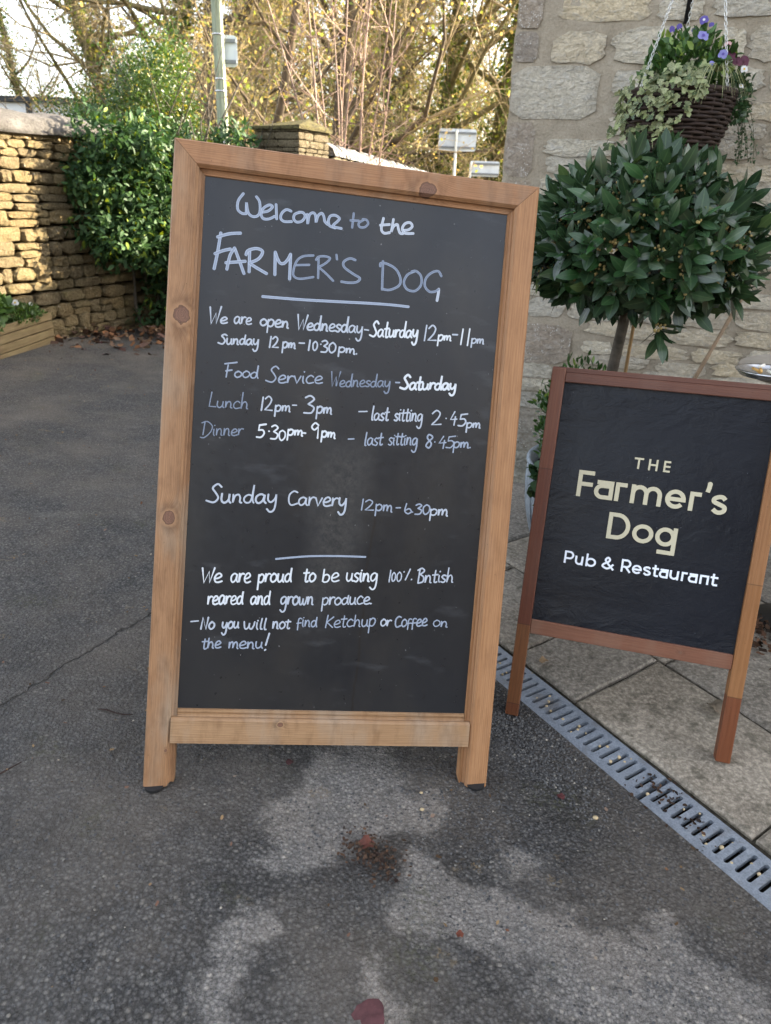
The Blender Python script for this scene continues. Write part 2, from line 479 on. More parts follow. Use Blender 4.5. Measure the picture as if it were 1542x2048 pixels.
def slot_plate(u0, u1, va, vb, pitch, first):
    mb = MB(); T = .004; N = 20
    def z(u, v): x, y = uv2xy(u, v); return (x, y, gz(*uv2xy(u, -.06)) + .001)
    cells = []; u = first
    edges = [u0]
    while u + pitch / 2 < u1:
        edges.append(u + pitch / 2) if u > u0 else None
        u += pitch
    edges = [e for e in edges if e < u1 - .01]; edges.append(u1)
    vc = (va + vb) / 2 + .003; L = .076; wd = .0108
    for a, b in zip(edges[:-1], edges[1:]):
        uc = (a + b) / 2
        if b - a > pitch * 1.4: uc = b - pitch / 2
        inner = []; outer = []
        for k in range(N):
            an = 2 * math.pi * (k + .5) / N
            cx, sx = math.cos(an), math.sin(an)
            iv = vc + (L / 2 - wd / 2) * (1 if sx > 0 else -1) + wd / 2 * sx
            iu = uc + wd / 2 * cx
            inner.append((iu, iv))
            m = max(abs(cx), abs(sx))
            ou = (a + b) / 2 + (b - a) / 2 * cx / m
            ov = (va + vb) / 2 + (vb - va) / 2 * sx / m
            outer.append((ou, ov))
        # corners exact
        v = []
        for (p, q) in outer: x, y, zz = z(p, q); v.append((x, y, zz))
        for (p, q) in inner: x, y, zz = z(p, q); v.append((x, y, zz))
        for (p, q) in inner: x, y, zz = z(p, q); v.append((x, y, zz - .012))
        F = []
        for k in range(N):
            k2 = (k + 1) % N
            F += [(k, k2, N + k2, N + k), (N + k, N + k2, 2 * N + k2, 2 * N + k)]
        mb.add(v, F)
    # outer skirts
    for v_ in (va, vb):
        v = []
        for uu in (u0, u1):
            x, y, zz = z(uu, v_); v += [(x, y, zz), (x, y, zz - .02)]
        mb.add(v, [(0, 1, 3, 2)])
    for uu in (u0, u1):
        v = []
        for v_ in (va, vb):
            x, y, zz = z(uu, v_); v += [(x, y, zz), (x, y, zz - .02)]
        mb.add(v, [(0, 1, 3, 2)])
    return mb
dr = tag(empty('drain_channel', (*uv2xy(.5, -.06), gz(*uv2xy(.5, -.06)) - .1)), 'galvanised steel drain channel with slotted grates between asphalt and paving slabs', 'drain')
inv = dr.matrix_basis.inverted()
bpy.context.view_layer.update()
def under(o, parent):
    o.parent = parent; o.matrix_parent_inverse = parent.matrix_world.inverted(); return o
grs = [(-1.75, -.992, .0), (-.985, -.49, 0), (-.483, .508, 0), (.522, 1.52, 0), (1.527, 2.5, 0)]
for (a, b, k) in grs:
    o = slot_plate(a, b, -.121, -.004, .0272, a + .018).build('grate', m_galv, None)
    under(o, dr)
    if a == .522: o['label'] = 'nearer grate section with debris at its end'
mb = MB()
for v0, v1 in ((-.1245, -.1225), (-.0025, -.0005)):
    pts = []
    for u in (-1.76, 2.5):
        for v in (v0, v1):
            x, y = uv2xy(u, v); z0 = gz(*uv2xy(u, -.06)) - .0005; pts += [(x, y, z0), (x, y, z0 - .1)]
    mb.add(pts, [(0, 1, 3, 2), (4, 5, 7, 6), (0, 2, 6, 4), (0, 1, 5, 4), (2, 3, 7, 6)])
under(mb.build('channel_edge', m_galv), dr)
mb = MB(); pts = []
for u in (-1.76, 2.5):
    for v, dz in ((-.122, -.05), (-.06, -.06), (-.003, -.05)):
        x, y = uv2xy(u, v); pts.append((x, y, gz(*uv2xy(u, -.06)) + dz + .012))
mb.add(pts, [(0, 1, 4, 3), (1, 2, 5, 4)])
under(mb.build('channel_bed', m_dark), dr)

# ---------------------------------------------------------------- patio of riven slabs
t = NT('riven_slab', .75, .3)
rn = t.rnd()
f = t.noise(4., t.mapv(loc=(1, 2, 3)), det=8, rough=.62); f2 = t.noise(95., det=5, rough=.7); f3 = t.noise(26., det=5, rough=.65)
c = t.ramp(f, [(.30, (.105, .085, .062)), (.5, (.20, .168, .128)), (.70, (.32, .275, .215))])
c = t.mix(.5, c, t.ramp(f2, [(.36, (.045, .038, .03)), (.5, (.19, .165, .13)), (.64, (.44, .38, .30))]))
c = t.mix(t.mr(f3, .52, .68, 0, .75), c, (.07, .062, .043))
c = t.hsv(c, .5, t.mr(rn, 0, 1, .65, 1.05), t.mr(rn, 0, 1, .85, 1.12))
m_slab = t.out(c, t.mr(f3, .3, .7, .5, .85), t.bump(t.math('ADD', f2, t.math('MULTIPLY', f3, 1.5)), .0035, .7))
t = NT('joint_dirt', .95, .1)
m_joint = t.out(t.ramp(t.noise(60., det=5), [(.35, (.02, .017, .012)), (.6, (.055, .048, .035)), (.8, (.05, .06, .02))]), None, t.bump(t.noise(120.), .004))
pb = []
for u in np.linspace(-1.9, 2.5, 12):
    for v in (0.0, .5, 3.2):
        x, y = uv2xy(u, v); pb.append((x, y, pz(x, y) - .016))
pat = obj('patio', pb, [(i * 3 + j, i * 3 + j + 1, i * 3 + j + 4, i * 3 + j + 3) for i in range(11) for j in (0, 1)], m_joint)
tag(pat, kind='structure')
rows = [(.014, .3555, (-1.9, -1.33, -.85, -.457, -.057, .193, .728, 1.12, 1.75, 2.5)),
        (.363, .960, (-1.9, -1.2, -.62, .215, .83, 1.42, 2.0, 2.5)),
        (.967, 1.407, (-1.9, -1.1, -.7, -.2, .19, .75, 1.3, 2.0, 2.5)),
        (1.414, 2.0, (-1.9, -1.3, -.6, 0., .6, 1.2, 2.0, 2.5)), (2.014, 2.9, (-1.9, -1.0, -.1, .8, 1.6, 2.5))]
for ri, (v0, v1, uu) in enumerate(rows):
    for u0, u1 in zip(uu[:-1], uu[1:]):
        g0_, g1_ = u0 + .0035, u1 - .0035
        cx, cy = uv2xy((u0 + u1) / 2, (v0 + v1) / 2)
        if cx < .35 and cy > 3.6: continue
        n = 5; V = []; F = []; sd = rng.random() * 50; lift = rng.uniform(-.002, .002)
        for i in range(n + 2):
            for j in range(n + 2):
                a = min(max(i - .5, 0), n) if 0 < i < n + 1 else (0 if i == 0 else n)
                fu = [0, .02, .3, .5, .7, .98, 1][i]; fv = [0, .03, .3, .5, .7, .97, 1][j]
                e = i in (0, n + 1) or j in (0, n + 1)
                u = g0_ + (g1_ - g0_) * fu; v = v0 + (v1 - v0) * fv
                jn = mn.noise(Vector((u * 14, v * 14, sd))) * .004
                x, y = uv2xy(u + (jn if i in (0, 1, n, n + 1) else 0), v + (jn if j in (0, 1, n, n + 1) else 0))
                z = pz(x, y) + lift - (.007 if e else 0) + .0022 * mn.noise(Vector((u * 7, v * 7, sd)))
                V.append((x, y, z))
        m = n + 2
        for i in range(m - 1):
            for j in range(m - 1): F.append((i * m + j, i * m + j + 1, (i + 1) * m + j + 1, (i + 1) * m + j))
        b = len(V)
        ring = [i * m for i in range(m)] + [(m - 1) * m + j for j in range(1, m)] + [i * m + m - 1 for i in range(m - 2, -1, -1)] + [j for j in range(m - 2, 0, -1)]
        for r in ring: V.append((V[r][0], V[r][1], V[r][2] - .02))
        for k in range(len(ring)):
            k2 = (k + 1) % len(ring); F.append((ring[k], b + k, b + k2, ring[k2]))
        s = obj('slab', V, F, m_slab, None, False); under(s, pat)

# ---------------------------------------------------------------- irregular stones
def stone_mesh(name, w, h, proud, mat, seed, n=16, rings=2, jit=.08, sq=4.0, back=.02, dome=.25):
    """irregular stone: width along x, height along z, face towards -y"""
    rr = random.Random(seed); V = []; F = []
    ou = []
    for k in range(n):
        an = 2 * math.pi * (k + .5) / n; c, s = math.cos(an), math.sin(an)
        r = (abs(c) ** sq + abs(s) ** sq) ** (-1 / sq)
        j = 1 + rr.uniform(-jit, jit * .4)
        ou.append((c * r * j * w / 2, s * r * j * h / 2))
    mn_ = min(w, h)
    if rings == 2: lev = [(1.0, back), (1.0, -proud * .75)]
    else: lev = [(1.0, back), (1.0, -proud * .35), (None, -proud * .85)]
    for sc, y in lev:
        for (x, z) in ou:
            if sc is None:
                ins = mn_ * .12; l = math.hypot(x, z); q = max(.3, 1 - ins / max(l, 1e-6)); x, z = x * q, z * q
            V.append((x, y + rr.uniform(-.30, .30) * proud * (y < 0), z))
    V.append((rr.uniform(-.1, .1) * w, -proud * (1 + dome * rr.uniform(0, 1)), rr.uniform(-.1, .1) * h))
    L = len(lev)
    for r in range(L - 1):
        for k in range(n):
            k2 = (k + 1) % n; F.append((r * n + k, (r + 1) * n + k, (r + 1) * n + k2, r * n + k2))
    c = L * n
    for k in range(n): F.append(((L - 1) * n + k, c, (L - 1) * n + (k + 1) % n))
    return mkmesh(name, V, F, mat)

# ---------------------------------------------------------------- the pub wall on the right
WE = Vector((math.sin(rad(105)), math.cos(rad(105)), 0)); WN = Vector((-.2588, -.9659, 0))   # along the wall / out of it
W0 = Vector((.424, 3.245, -.2))
WR = Matrix((WE, -WN, Vector((0, 0, 1)))).transposed()
pub = tag(empty('stone_building', W0, WR), 'pale limestone pub wall with lime mortar rising on the right', 'building')
t = NT('lime_mortar', .9, .15)
f = t.noise(9., det=7, rough=.6); f2 = t.noise(120., det=5, rough=.7)
c = t.ramp(f, [(.3, (.25, .21, .155)), (.5, (.34, .29, .22)), (.7, (.43, .375, .295))])
c = t.mix(.4, c, t.ramp(f2, [(.3, (.14, .12, .09)), (.7, (.42, .37, .30))]))
X, Y, Z = t.sep(t.co())
damp = t.mr(t.math('ADD', Z, t.math('MULTIPLY', f, .5)), .55, 1.15, 1., 0.)
damp = t.math('MULTIPLY', damp, t.mr(t.math('ADD', X, t.math('MULTIPLY', t.noise(3.), .4)), .35, .85, 1., .25))
c = t.mix(t.math('MULTIPLY', damp, .75), c, t.ramp(t.noise(40., det=5), [(.35, (.07, .075, .06)), (.65, (.20, .205, .185))]))
m_mort = t.out(c, None, t.bump(t.math('ADD', f2, t.math('MULTIPLY', f, 2.)), .006, .9))
def pubstone(name, cols, lime, dark=0., bump=.006, edge=.45, spots=.0):
    t = NT(name, .88, .2)
    rn = t.rnd(); geo = t.n('ShaderNodeNewGeometry').outputs['Position']
    off = t.n('ShaderNodeVectorMath', operation='ADD'); t.put(off.inputs[0], t.co()); t.put(off.inputs[1], t.vec(t.math('MULTIPLY', rn, 37.), rn, rn))
    v = off.outputs[0]
    f = t.noise(12., v, det=8, rough=.65); f2 = t.noise(70., v, det=6, rough=.7); f3 = t.noise(30., t.mapv(v, sc=(1, 1, 1.7)), det=7, rough=.7, dist=.6)
    c = t.ramp(f, [(.25, cols[0]), (.5, cols[1]), (.75, cols[2])])
    c = t.mix(.45, c, t.ramp(f2, [(.3, tuple(x * .55 for x in cols[0])), (.7, tuple(min(1, x * 1.25) for x in cols[2]))]))
    c = t.mix(t.mr(f3, .5, .7, 0, lime), c, (.56, .55, .52))
    c = t.hsv(c, .5, t.mr(rn, 0, 1, .75, 1.15), t.mr(rn, 0, 1, .85, 1.12))
    GX, GY, GZ = t.sep(t.co('Generated'))
    ed = t.math('MAXIMUM', t.math('ABSOLUTE', t.math('MULTIPLY_ADD', GX, 2., -1.)), t.math('ABSOLUTE', t.math('MULTIPLY_ADD', GZ, 2., -1.)))
    ed = t.math('ADD', ed, t.math('MULTIPLY', t.math('SUBTRACT', f3, .5), 1.1))
    c = t.mix(t.mr(ed, .62, 1.0, 0., .9 * edge), c, t.ramp(f2, [(.3, (.22, .19, .15)), (.7, (.42, .37, .30))]))
    Zw = t.sep(geo)[2]; Xw = t.sep(geo)[0]
    dm = t.mr(t.math('ADD', Zw, t.math('MULTIPLY', f, .5)), .35, .9, 1., 0.)
    dm = t.math('MULTIPLY', dm, t.mr(Xw, .75, 1.2, 1., .2))
    c = t.mix(t.math('MULTIPLY', dm, .7), c, t.ramp(t.noise(50., v, det=5), [(.35, (.06, .065, .055)), (.65, (.24, .25, .23))]))
    sp_ = t.voro(120., v, 'Distance'); sm_ = t.noise(20., v, det=3)
    c = t.mix(t.math('MULTIPLY', t.mr(sp_, .18, .30, spots, 0.), t.mr(sm_, .5, .6)), c, (.62, .61, .58))
    h = t.math('ADD', t.math('MULTIPLY', f2, .8), t.math('ADD', t.math('MULTIPLY', f, 1.2), t.math('MULTIPLY', f3, 1.6)))
    return t.out(c, None, t.bump(h, bump, 1.))
m_st = pubstone('limestone', ((.44, .36, .25), (.60, .51, .37), (.72, .63, .48)), .55, bump=.016)
m_st2 = pubstone('limestone_cool', ((.44, .39, .30), (.59, .53, .42), (.72, .655, .54)), .7, bump=.016)
m_quoin = pubstone('weathered_quoin', ((.19, .15, .115), (.27, .22, .17), (.37, .31, .245)), .35, bump=.007, edge=.3, spots=.9)
BD, BL_, BH = 3.2, 9.0, 4.6
def wallbody():
    mb = MB()
    # front face grid with relief, local x along wall, y into building
    xs = np.concatenate([np.linspace(0, 2.4, 97), np.linspace(2.8, BL_, 8)]); zs = np.concatenate([np.linspace(-.1, 2.5, 105), np.linspace(2.8, BH, 5)])
    V = []; F = []
    for z in zs:
        for x in xs:
            d = .006 * mn.fractal(Vector((x * 7, z * 9, 5)), 1., 2., 3) if 0 < x < 2.5 else 0
            ex = .012 * mn.noise(Vector((z * 6, 1, 2))) + .006 * mn.noise(Vector((z * 25, 1, 2))) if x == 0 else 0
            V.append((x + ex, d, z))
    n = len(xs)
    for j in range(len(zs) - 1):
        for i in range(n - 1): F.append((j * n + i, j * n + i + 1, (j + 1) * n + i + 1, (j + 1) * n + i))
    # end wall and back
    b = len(V)
    for j in range(len(zs)): V.append((V[j * n][0], BD, zs[j]))
    for j in range(len(zs) - 1): F.append((j * n, (j + 1) * n, b + j + 1, b + j))
    e = len(V)
    V += [(BL_, BD, -.1), (BL_, BD, BH)]
    F += [(b, e, e + 1, b + len(zs) - 1), (n - 1, (len(zs)) * n - 1, e + 1, e)]
    mb.add(V, F); return mb
wallbody().build('wall', m_mort, pub)
mb = MB()
mb.add([(-.25, -.3, BH - .05), (BL_ + .2, -.3, BH - .05), (BL_ + .2, BD / 2, BH + 2.6), (-.25, BD / 2, BH + 2.6), (-.25, BD + .3, BH - .05), (BL_ + .2, BD + .3, BH - .05),
        (-.25, -.3, BH + .05), (BL_ + .2, -.3, BH + .05), (BL_ + .2, BD / 2, BH + 2.75), (-.25, BD / 2, BH + 2.75), (-.25, BD + .3, BH + .05), (BL_ + .2, BD + .3, BH + .05)],
       [(0, 1, 2, 3), (3, 2, 5, 4), (6, 9, 8, 7), (9, 10, 11, 8), (0, 6, 7, 1), (4, 5, 11, 10), (0, 3, 9, 6), (3, 4, 10, 9), (1, 7, 8, 2), (2, 8, 11, 5)])
mb.build('roof', simple('stone_tiles', (.16, .14, .11), .85, .2, sc=6), pub)
# quoins: s0,s1,z0,z1 (z above datum)
Z0 = .2
def put_stone(s0, s1, z0, z1, mat, proud, seed, jit=.06, sq=5., nm='stone', n=16, dome=.25):
    me = stone_mesh(nm, s1 - s0, z1 - z0, proud, mat, seed, n=n, jit=jit, sq=sq, dome=dome)
    return link(nm, me, pub, ((s0 + s1) / 2, 0, (z0 + z1) / 2 + Z0))
q = [(.004, .092, 1.70, 1.80), (.004, .096, 1.81, 1.99), (.004, .1, 2.0, 2.2), (.004, .335, 1.508, 1.688), (.004, .115, 1.30, 1.497), (.004, .13, 1.10, 1.29), (.004, .36, .93, 1.09), (.004, .14, .74, .92), (.004, .36, .56, .73), (.004, .15, .36, .55), (.004, .38, .16, .35), (.004, .16, -.05, .15)]
for i, (a, b, c_, d) in enumerate(q):
    o = put_stone(a, b, c_, d, m_quoin if i not in (3,) else m_st2, .006, 300 + i, jit=.02, sq=14., dome=.1)
rows_z = [(2.06, 2.22), (1.915, 2.03), (1.835, 1.90), (1.70, 1.80), (1.60, 1.665), (1.525, 1.58), (1.455, 1.505), (1.385, 1.435), (1.315, 1.37), (1.23, 1.30), (1.16, 1.215), (1.08, 1.145), (1.0, 1.065), (.915, .985), (.85, .90), (.77, .835), (.70, .755), (.635, .685), (.575, .62), (.50, .56), (.44, .485), (.36, .425), (.27, .345), (.17, .255), (.08, .155), (-.02, .065)]
sd = 1000
for (a, b) in rows_z:
    s = .125 if not (b > 1.50 and a < 1.70) else .365
    s = {1.385: .14, 1.315: .14}.get(a, s)
    for qq in q:
        if qq[1] > .3 and qq[2] < b and qq[3] > a: s = max(s, qq[1] + .03)
    s += rng.uniform(.01, .04)
    if 1.69 < a < 1.71: s = .15
    while s < 2.35:
        L = rng.uniform(.10, .34) if b - a > .06 else rng.uniform(.12, .30)
        if 1.69 < a < 1.71 and s < .2: L = .19
        dz = rng.uniform(-.008, .008)
        sd += 1
        if True:
            put_stone(s - .004, s + L + .006, a + dz - .008, b + dz + rng.uniform(-.002, .010), m_st2 if (s < .55 and rng.random() < .7) or rng.random() < .2 else m_st, rng.uniform(.005, .010), sd, jit=.15, sq=4.8, n=24)
        s += L + rng.uniform(.016, .036)

# ---------------------------------------------------------------- dry stone wall on the left
def drystone(name, base, cols, moss=(.16, .15, .04)):
    t = NT(name, .92, .15)
    rn = t.rnd()
    off = t.n('ShaderNodeVectorMath', operation='ADD'); t.put(off.inputs[0], t.co()); t.put(off.inputs[1], t.vec(t.math('MULTIPLY', rn, 51.), rn, rn))
    v = off.outputs[0]
    f = t.noise(11., v, det=8, rough=.7); f2 = t.noise(60., v, det=7, rough=.8)
    c = t.ramp(rn, [(0, cols[0]), (.3, cols[1]), (.6, cols[2]), (.85, cols[3]), (1, cols[0])])
    c = t.mix(t.mr(f, .3, .7, .1, .6), c, tuple(x * .62 for x in cols[1]))
    c = t.mix(.5, c, t.ramp(f2, [(.34, (.045, .035, .022)), (.66, (.50, .41, .26))]))
    c = t.mix(t.mr(t.noise(6., v, det=5), .62, .75, 0, .5), c, moss)
    c = t.mix(t.mr(t.noise(30., v, det=4), .66, .72, 0, .7), c, (.5, .46, .38))
    return t.out(c, None, t.bump(t.math('ADD', f2, t.math('MULTIPLY', f, 1.5)), .035, 1.))
m_dry = drystone('cotswold_stone', None, ((.38, .27, .12), (.24, .18, .10), (.44, .33, .15), (.36, .24, .09)))
DW0 = Vector((-2.62, 6.08, gz(-2.62, 6.08))); DWE = Vector((math.sin(rad(20)), math.cos(rad(20)), 0))
DWR = Matrix((DWE, Vector((-DWE.y, DWE.x, 0)), Vector((0, 0, 1)))).transposed()
dw = tag(empty('dry_stone_wall', DW0, DWR), 'golden dry stone wall with rounded mortar coping behind the wooden trough', 'wall')
m_gap = simple('wall_core', (.05, .038, .024), .95, .1, sc=30, bumpd=.01)
WHT = 1.50
mb = MB(); mb.box(-3.2, 1.75, .045, .36, -.3, WHT); mb.build('wall_core', m_gap, dw)
z = -.16; sd = 5000
while z < WHT - .03:
    hgt = min(rng.uniform(.058, .118), WHT - z); s = -3.15 + rng.uniform(0, .1)
    cutlo = s < -1.2
    while s < 1.7:
        L = rng.uniform(.09, .16) if rng.random() < .4 else rng.uniform(.15, .32)
        sd += 1
        if s > -1.15 and s < 1.6:
            split = hgt > .105 and rng.random() < .35
            if rng.random() < .16: L = rng.uniform(.13, .24)
            tall = rng.random() < .04 and not split
            for (a, b) in (((0, .5), (.5, 1)) if split else ((-.35, 1.3),) if tall else ((0, 1),)):
                hh_ = hgt * (b - a) - .002
                me = stone_mesh('stone', L - .001, hh_, rng.uniform(.045, .055) if tall else rng.uniform(.010, .040), m_dry, sd + int(a * 7), n=11, rings=3, jit=.15, sq=6.5, back=.09, dome=.25)
                link('stone', me, dw, (s + L / 2, 0, z + hgt * (a + b) / 2 + .035 * mn.noise(Vector((s * 1.6, z * 3, 1)))), None)
        s += L
    z += hgt
sd += 1
mb = MB()
for k in range(13):
    pass
# far, unseen stretch of the same wall: joined
t0 = MB(); zz = -.1
while zz < WHT - .05:
    s = -3.15
    while s < -1.2:
        L = rng.uniform(.14, .3); t0.box(s + .004, s + L - .004, -.02 - rng.random() * .02, .06, zz + .004, zz + .088, .012); s += L
    zz += .092
tag(t0.build('stonework', m_dry, dw), kind='stuff')
# coping
t = NT('coping_mortar', .9, .2)
f = t.noise(8., det=8, rough=.65); f2 = t.noise(60., det=6, rough=.7)
c = t.ramp(f, [(.3, (.05, .043, .038)), (.5, (.10, .09, .085)), (.7, (.20, .185, .18))])
c = t.mix(.4, c, t.ramp(f2, [(.3, (.03, .028, .025)), (.7, (.24, .23, .22))]))
m_cop = t.out(c, None, t.bump(t.math('ADD', f2, f), .02, 1.))
V = []; F = []; N = 12; xs = np.linspace(-3.25, 1.8, 90)
for x in xs:
    for k in range(N + 1):
        an = math.pi * k / N; r = 1 + .10 * mn.noise(Vector((x * 4, an * 2, 9))) + .05 * mn.noise(Vector((x * 14, an * 5, 2)))
        V.append((x, .165 - math.cos(an) * .235 * r, WHT - .01 + math.sin(an) * .15 * r + .012 * math.sin(x * 3)))
for i in range(len(xs) - 1):
    for k in range(N): F.append((i * (N + 1) + k, (i + 1) * (N + 1) + k, (i + 1) * (N + 1) + k + 1, i * (N + 1) + k + 1))
for i in range(len(xs) - 1): F.append((i * (N + 1), i * (N + 1) + N, (i + 1) * (N + 1) + N, (i + 1) * (N + 1)))
obj('coping', V, F, m_cop, dw, True)
WORDS=[
('We',844,9985,1230,10039,133,368,43,0.9,0),('are',1352,10046,1723,10063,144,288,43,0.9,0),('open',1889,10059,2506,10068,145,290,43,0.9,0),('Wednesday',2664,10063,4084,10108,152,314,44,0.9,0),
('-',4104,10131,4203,10119,127,211,40,0.85,0),('Saturday',4230,10048,5290,10140,159,350,49,0.95,0),('12',5405,10087,5705,10110,150,321,41,0.9,0),('pm',5727,10118,6034,10142,118,215,47,0.95,0),
('-',6045,10213,6169,10215,129,215,43,0.9,0),('1',6226,10079,6304,10087,151,345,43,0.95,0),('1',6385,10073,6441,10078,151,345,43,0.95,0),('pm',6482,10131,6777,10143,108,216,41,0.85,0),
('Sunday',1059,9595,1903,9655,124,206,41,0.9,1),('12',2103,9622,2312,9636,104,218,39,0.9,1),('pm',2385,9643,2669,9654,115,209,42,0.9,1),('-',2728,9723,2855,9725,115,209,42,0.9,1),
('1',2924,9642,2988,9643,105,209,42,0.9,1),('0',3019,9651,3136,9657,105,199,38,0.9,1),('·',3167,9681,3220,9686,115,210,38,0.9,1),('30',3203,9621,3534,9641,116,242,42,0.9,1),
('pm.',3575,9666,4009,9654,116,211,40,0.9,1),('Food',1209,8918,1933,8967,130,271,37,0.7,2),('Service',2085,8886,3295,8972,158,326,38,0.7,2),('Wednesday',3454,8922,4768,9026,133,299,34,0.6,2),
('-',4864,9066,4964,9064,129,215,37,0.7,2),('Saturday',4981,8990,6236,9099,141,303,58,1,2),('Lunch',946,8264,1763,8305,146,324,31,0.6,3),('12',2005,8299,2268,8299,148,295,40,0.85,3),
('pm',2310,8303,2649,8309,127,212,42,0.85,3),('-',2675,8397,2771,8394,127,212,38,0.8,3),('3',2917,8289,3162,8309,192,394,47,0.85,3),('pm',3193,8333,3538,8340,139,213,45,0.85,3),
('-',4100,8386,4307,8403,118,215,37,0.8,3),('last',4393,8280,4779,8300,162,303,41,0.8,3),('sitting',4900,8310,5535,8339,163,272,41,0.8,3),('2',5721,8277,5967,8308,153,318,44,0.85,3),
('·',6022,8334,6090,8339,121,219,37,0.8,3),('4',6138,8310,6307,8324,154,308,37,0.8,3),('5',6344,8299,6548,8321,143,275,40,0.8,3),('pm',6529,8280,6861,8301,121,221,42,0.8,3),
('Dinner',803,7664,1681,7738,147,284,29,0.55,4),('5',1966,7712,2155,7732,138,276,49,1,4),('·',2184,7761,2248,7766,117,212,42,0.95,4),('3',2252,7691,2421,7704,160,319,47,1,4),
('0',2422,7694,2581,7695,128,224,45,1,4),('pm',2606,7815,2947,7820,128,213,47,1,4),('-',2905,7817,3001,7813,118,214,43,1,4),('9',3090,7777,3283,7792,161,322,45,1,4),
('pm',3334,7839,3649,7820,129,215,47,1,4),('-',3915,7765,4056,7775,119,216,37,0.75,4),('last',4281,7716,4687,7758,152,304,37,0.75,4),('sitting',4808,7767,5465,7817,164,262,37,0.75,4),
('8',5637,7775,5795,7781,143,297,40,0.75,4),('·',5816,7799,5873,7803,121,220,35,0.7,4),('45',5921,7774,6317,7815,144,265,35,0.75,4),('pm.',6270,7822,6693,7843,122,222,38,0.75,4),
('Sunday',991,6250,2495,6335,193,408,49,0.85,5),('Carvery',2711,6311,4004,6354,186,295,46,0.8,5),('12',4295,6301,4605,6315,121,232,35,0.65,5),('pm',4627,6322,5021,6302,144,222,38,0.7,5),
('-',5085,6344,5197,6346,122,222,38,0.7,5),('6',5281,6284,5462,6284,123,245,38,0.75,5),('.',5449,6317,5505,6320,123,223,38,0.75,5),('30',5521,6265,5870,6309,123,224,38,0.75,5),
('pm',5861,6286,6285,6290,146,224,43,0.8,5),('We',978,4521,1419,4547,196,327,50,1,6),('are',1588,4555,2023,4576,197,329,48,1,6),('proud',2173,4583,2904,4628,188,309,51,1,6),
('to',3154,4640,3427,4659,178,289,47,1,6),('be',3559,4660,3944,4689,179,301,45,1,6),('using',4088,4696,4802,4735,191,270,49,1,6),('1',5039,4735,5107,4739,136,271,38,0.9,6),
('0',5106,4750,5208,4755,102,215,34,0.9,6),('0',5219,4755,5344,4761,102,215,36,0.9,6),('%',5354,4767,5605,4779,136,261,41,0.9,6),('Bntish',5687,4749,6539,4795,160,308,39,0.85,6),
('reared',1129,4052,1891,4095,187,286,46,0.95,7),('and',2040,4096,2470,4115,188,288,46,0.95,7),('grown',2686,4118,3417,4144,178,223,45,0.9,7),('produce.',3594,4146,4727,4217,169,225,41,0.85,7),
('-',795,3599,973,3617,121,219,37,0.85,8),('No',1021,3508,1316,3520,165,264,46,0.85,8),('you',1464,3536,1836,3561,155,221,44,0.8,8),('will',1922,3542,2439,3556,167,234,42,0.85,8),
('not',2546,3577,2937,3592,157,224,42,0.8,8),('find',3077,3631,3528,3648,157,236,34,0.65,8),('Ketchup',3716,3644,4832,3720,170,272,34,0.65,8),('or',4934,3724,5184,3733,148,228,39,0.8,8),
('Coffee',5265,3714,6009,3765,161,253,37,0.7,8),('on',6137,3758,6498,3760,139,231,32,0.65,8),('the',1065,3068,1477,3104,155,233,38,0.75,9),('menu',1626,3103,2378,3123,156,234,38,0.75,9),
('!',2389,3123,2508,3127,168,347,45,0.85,9),
]
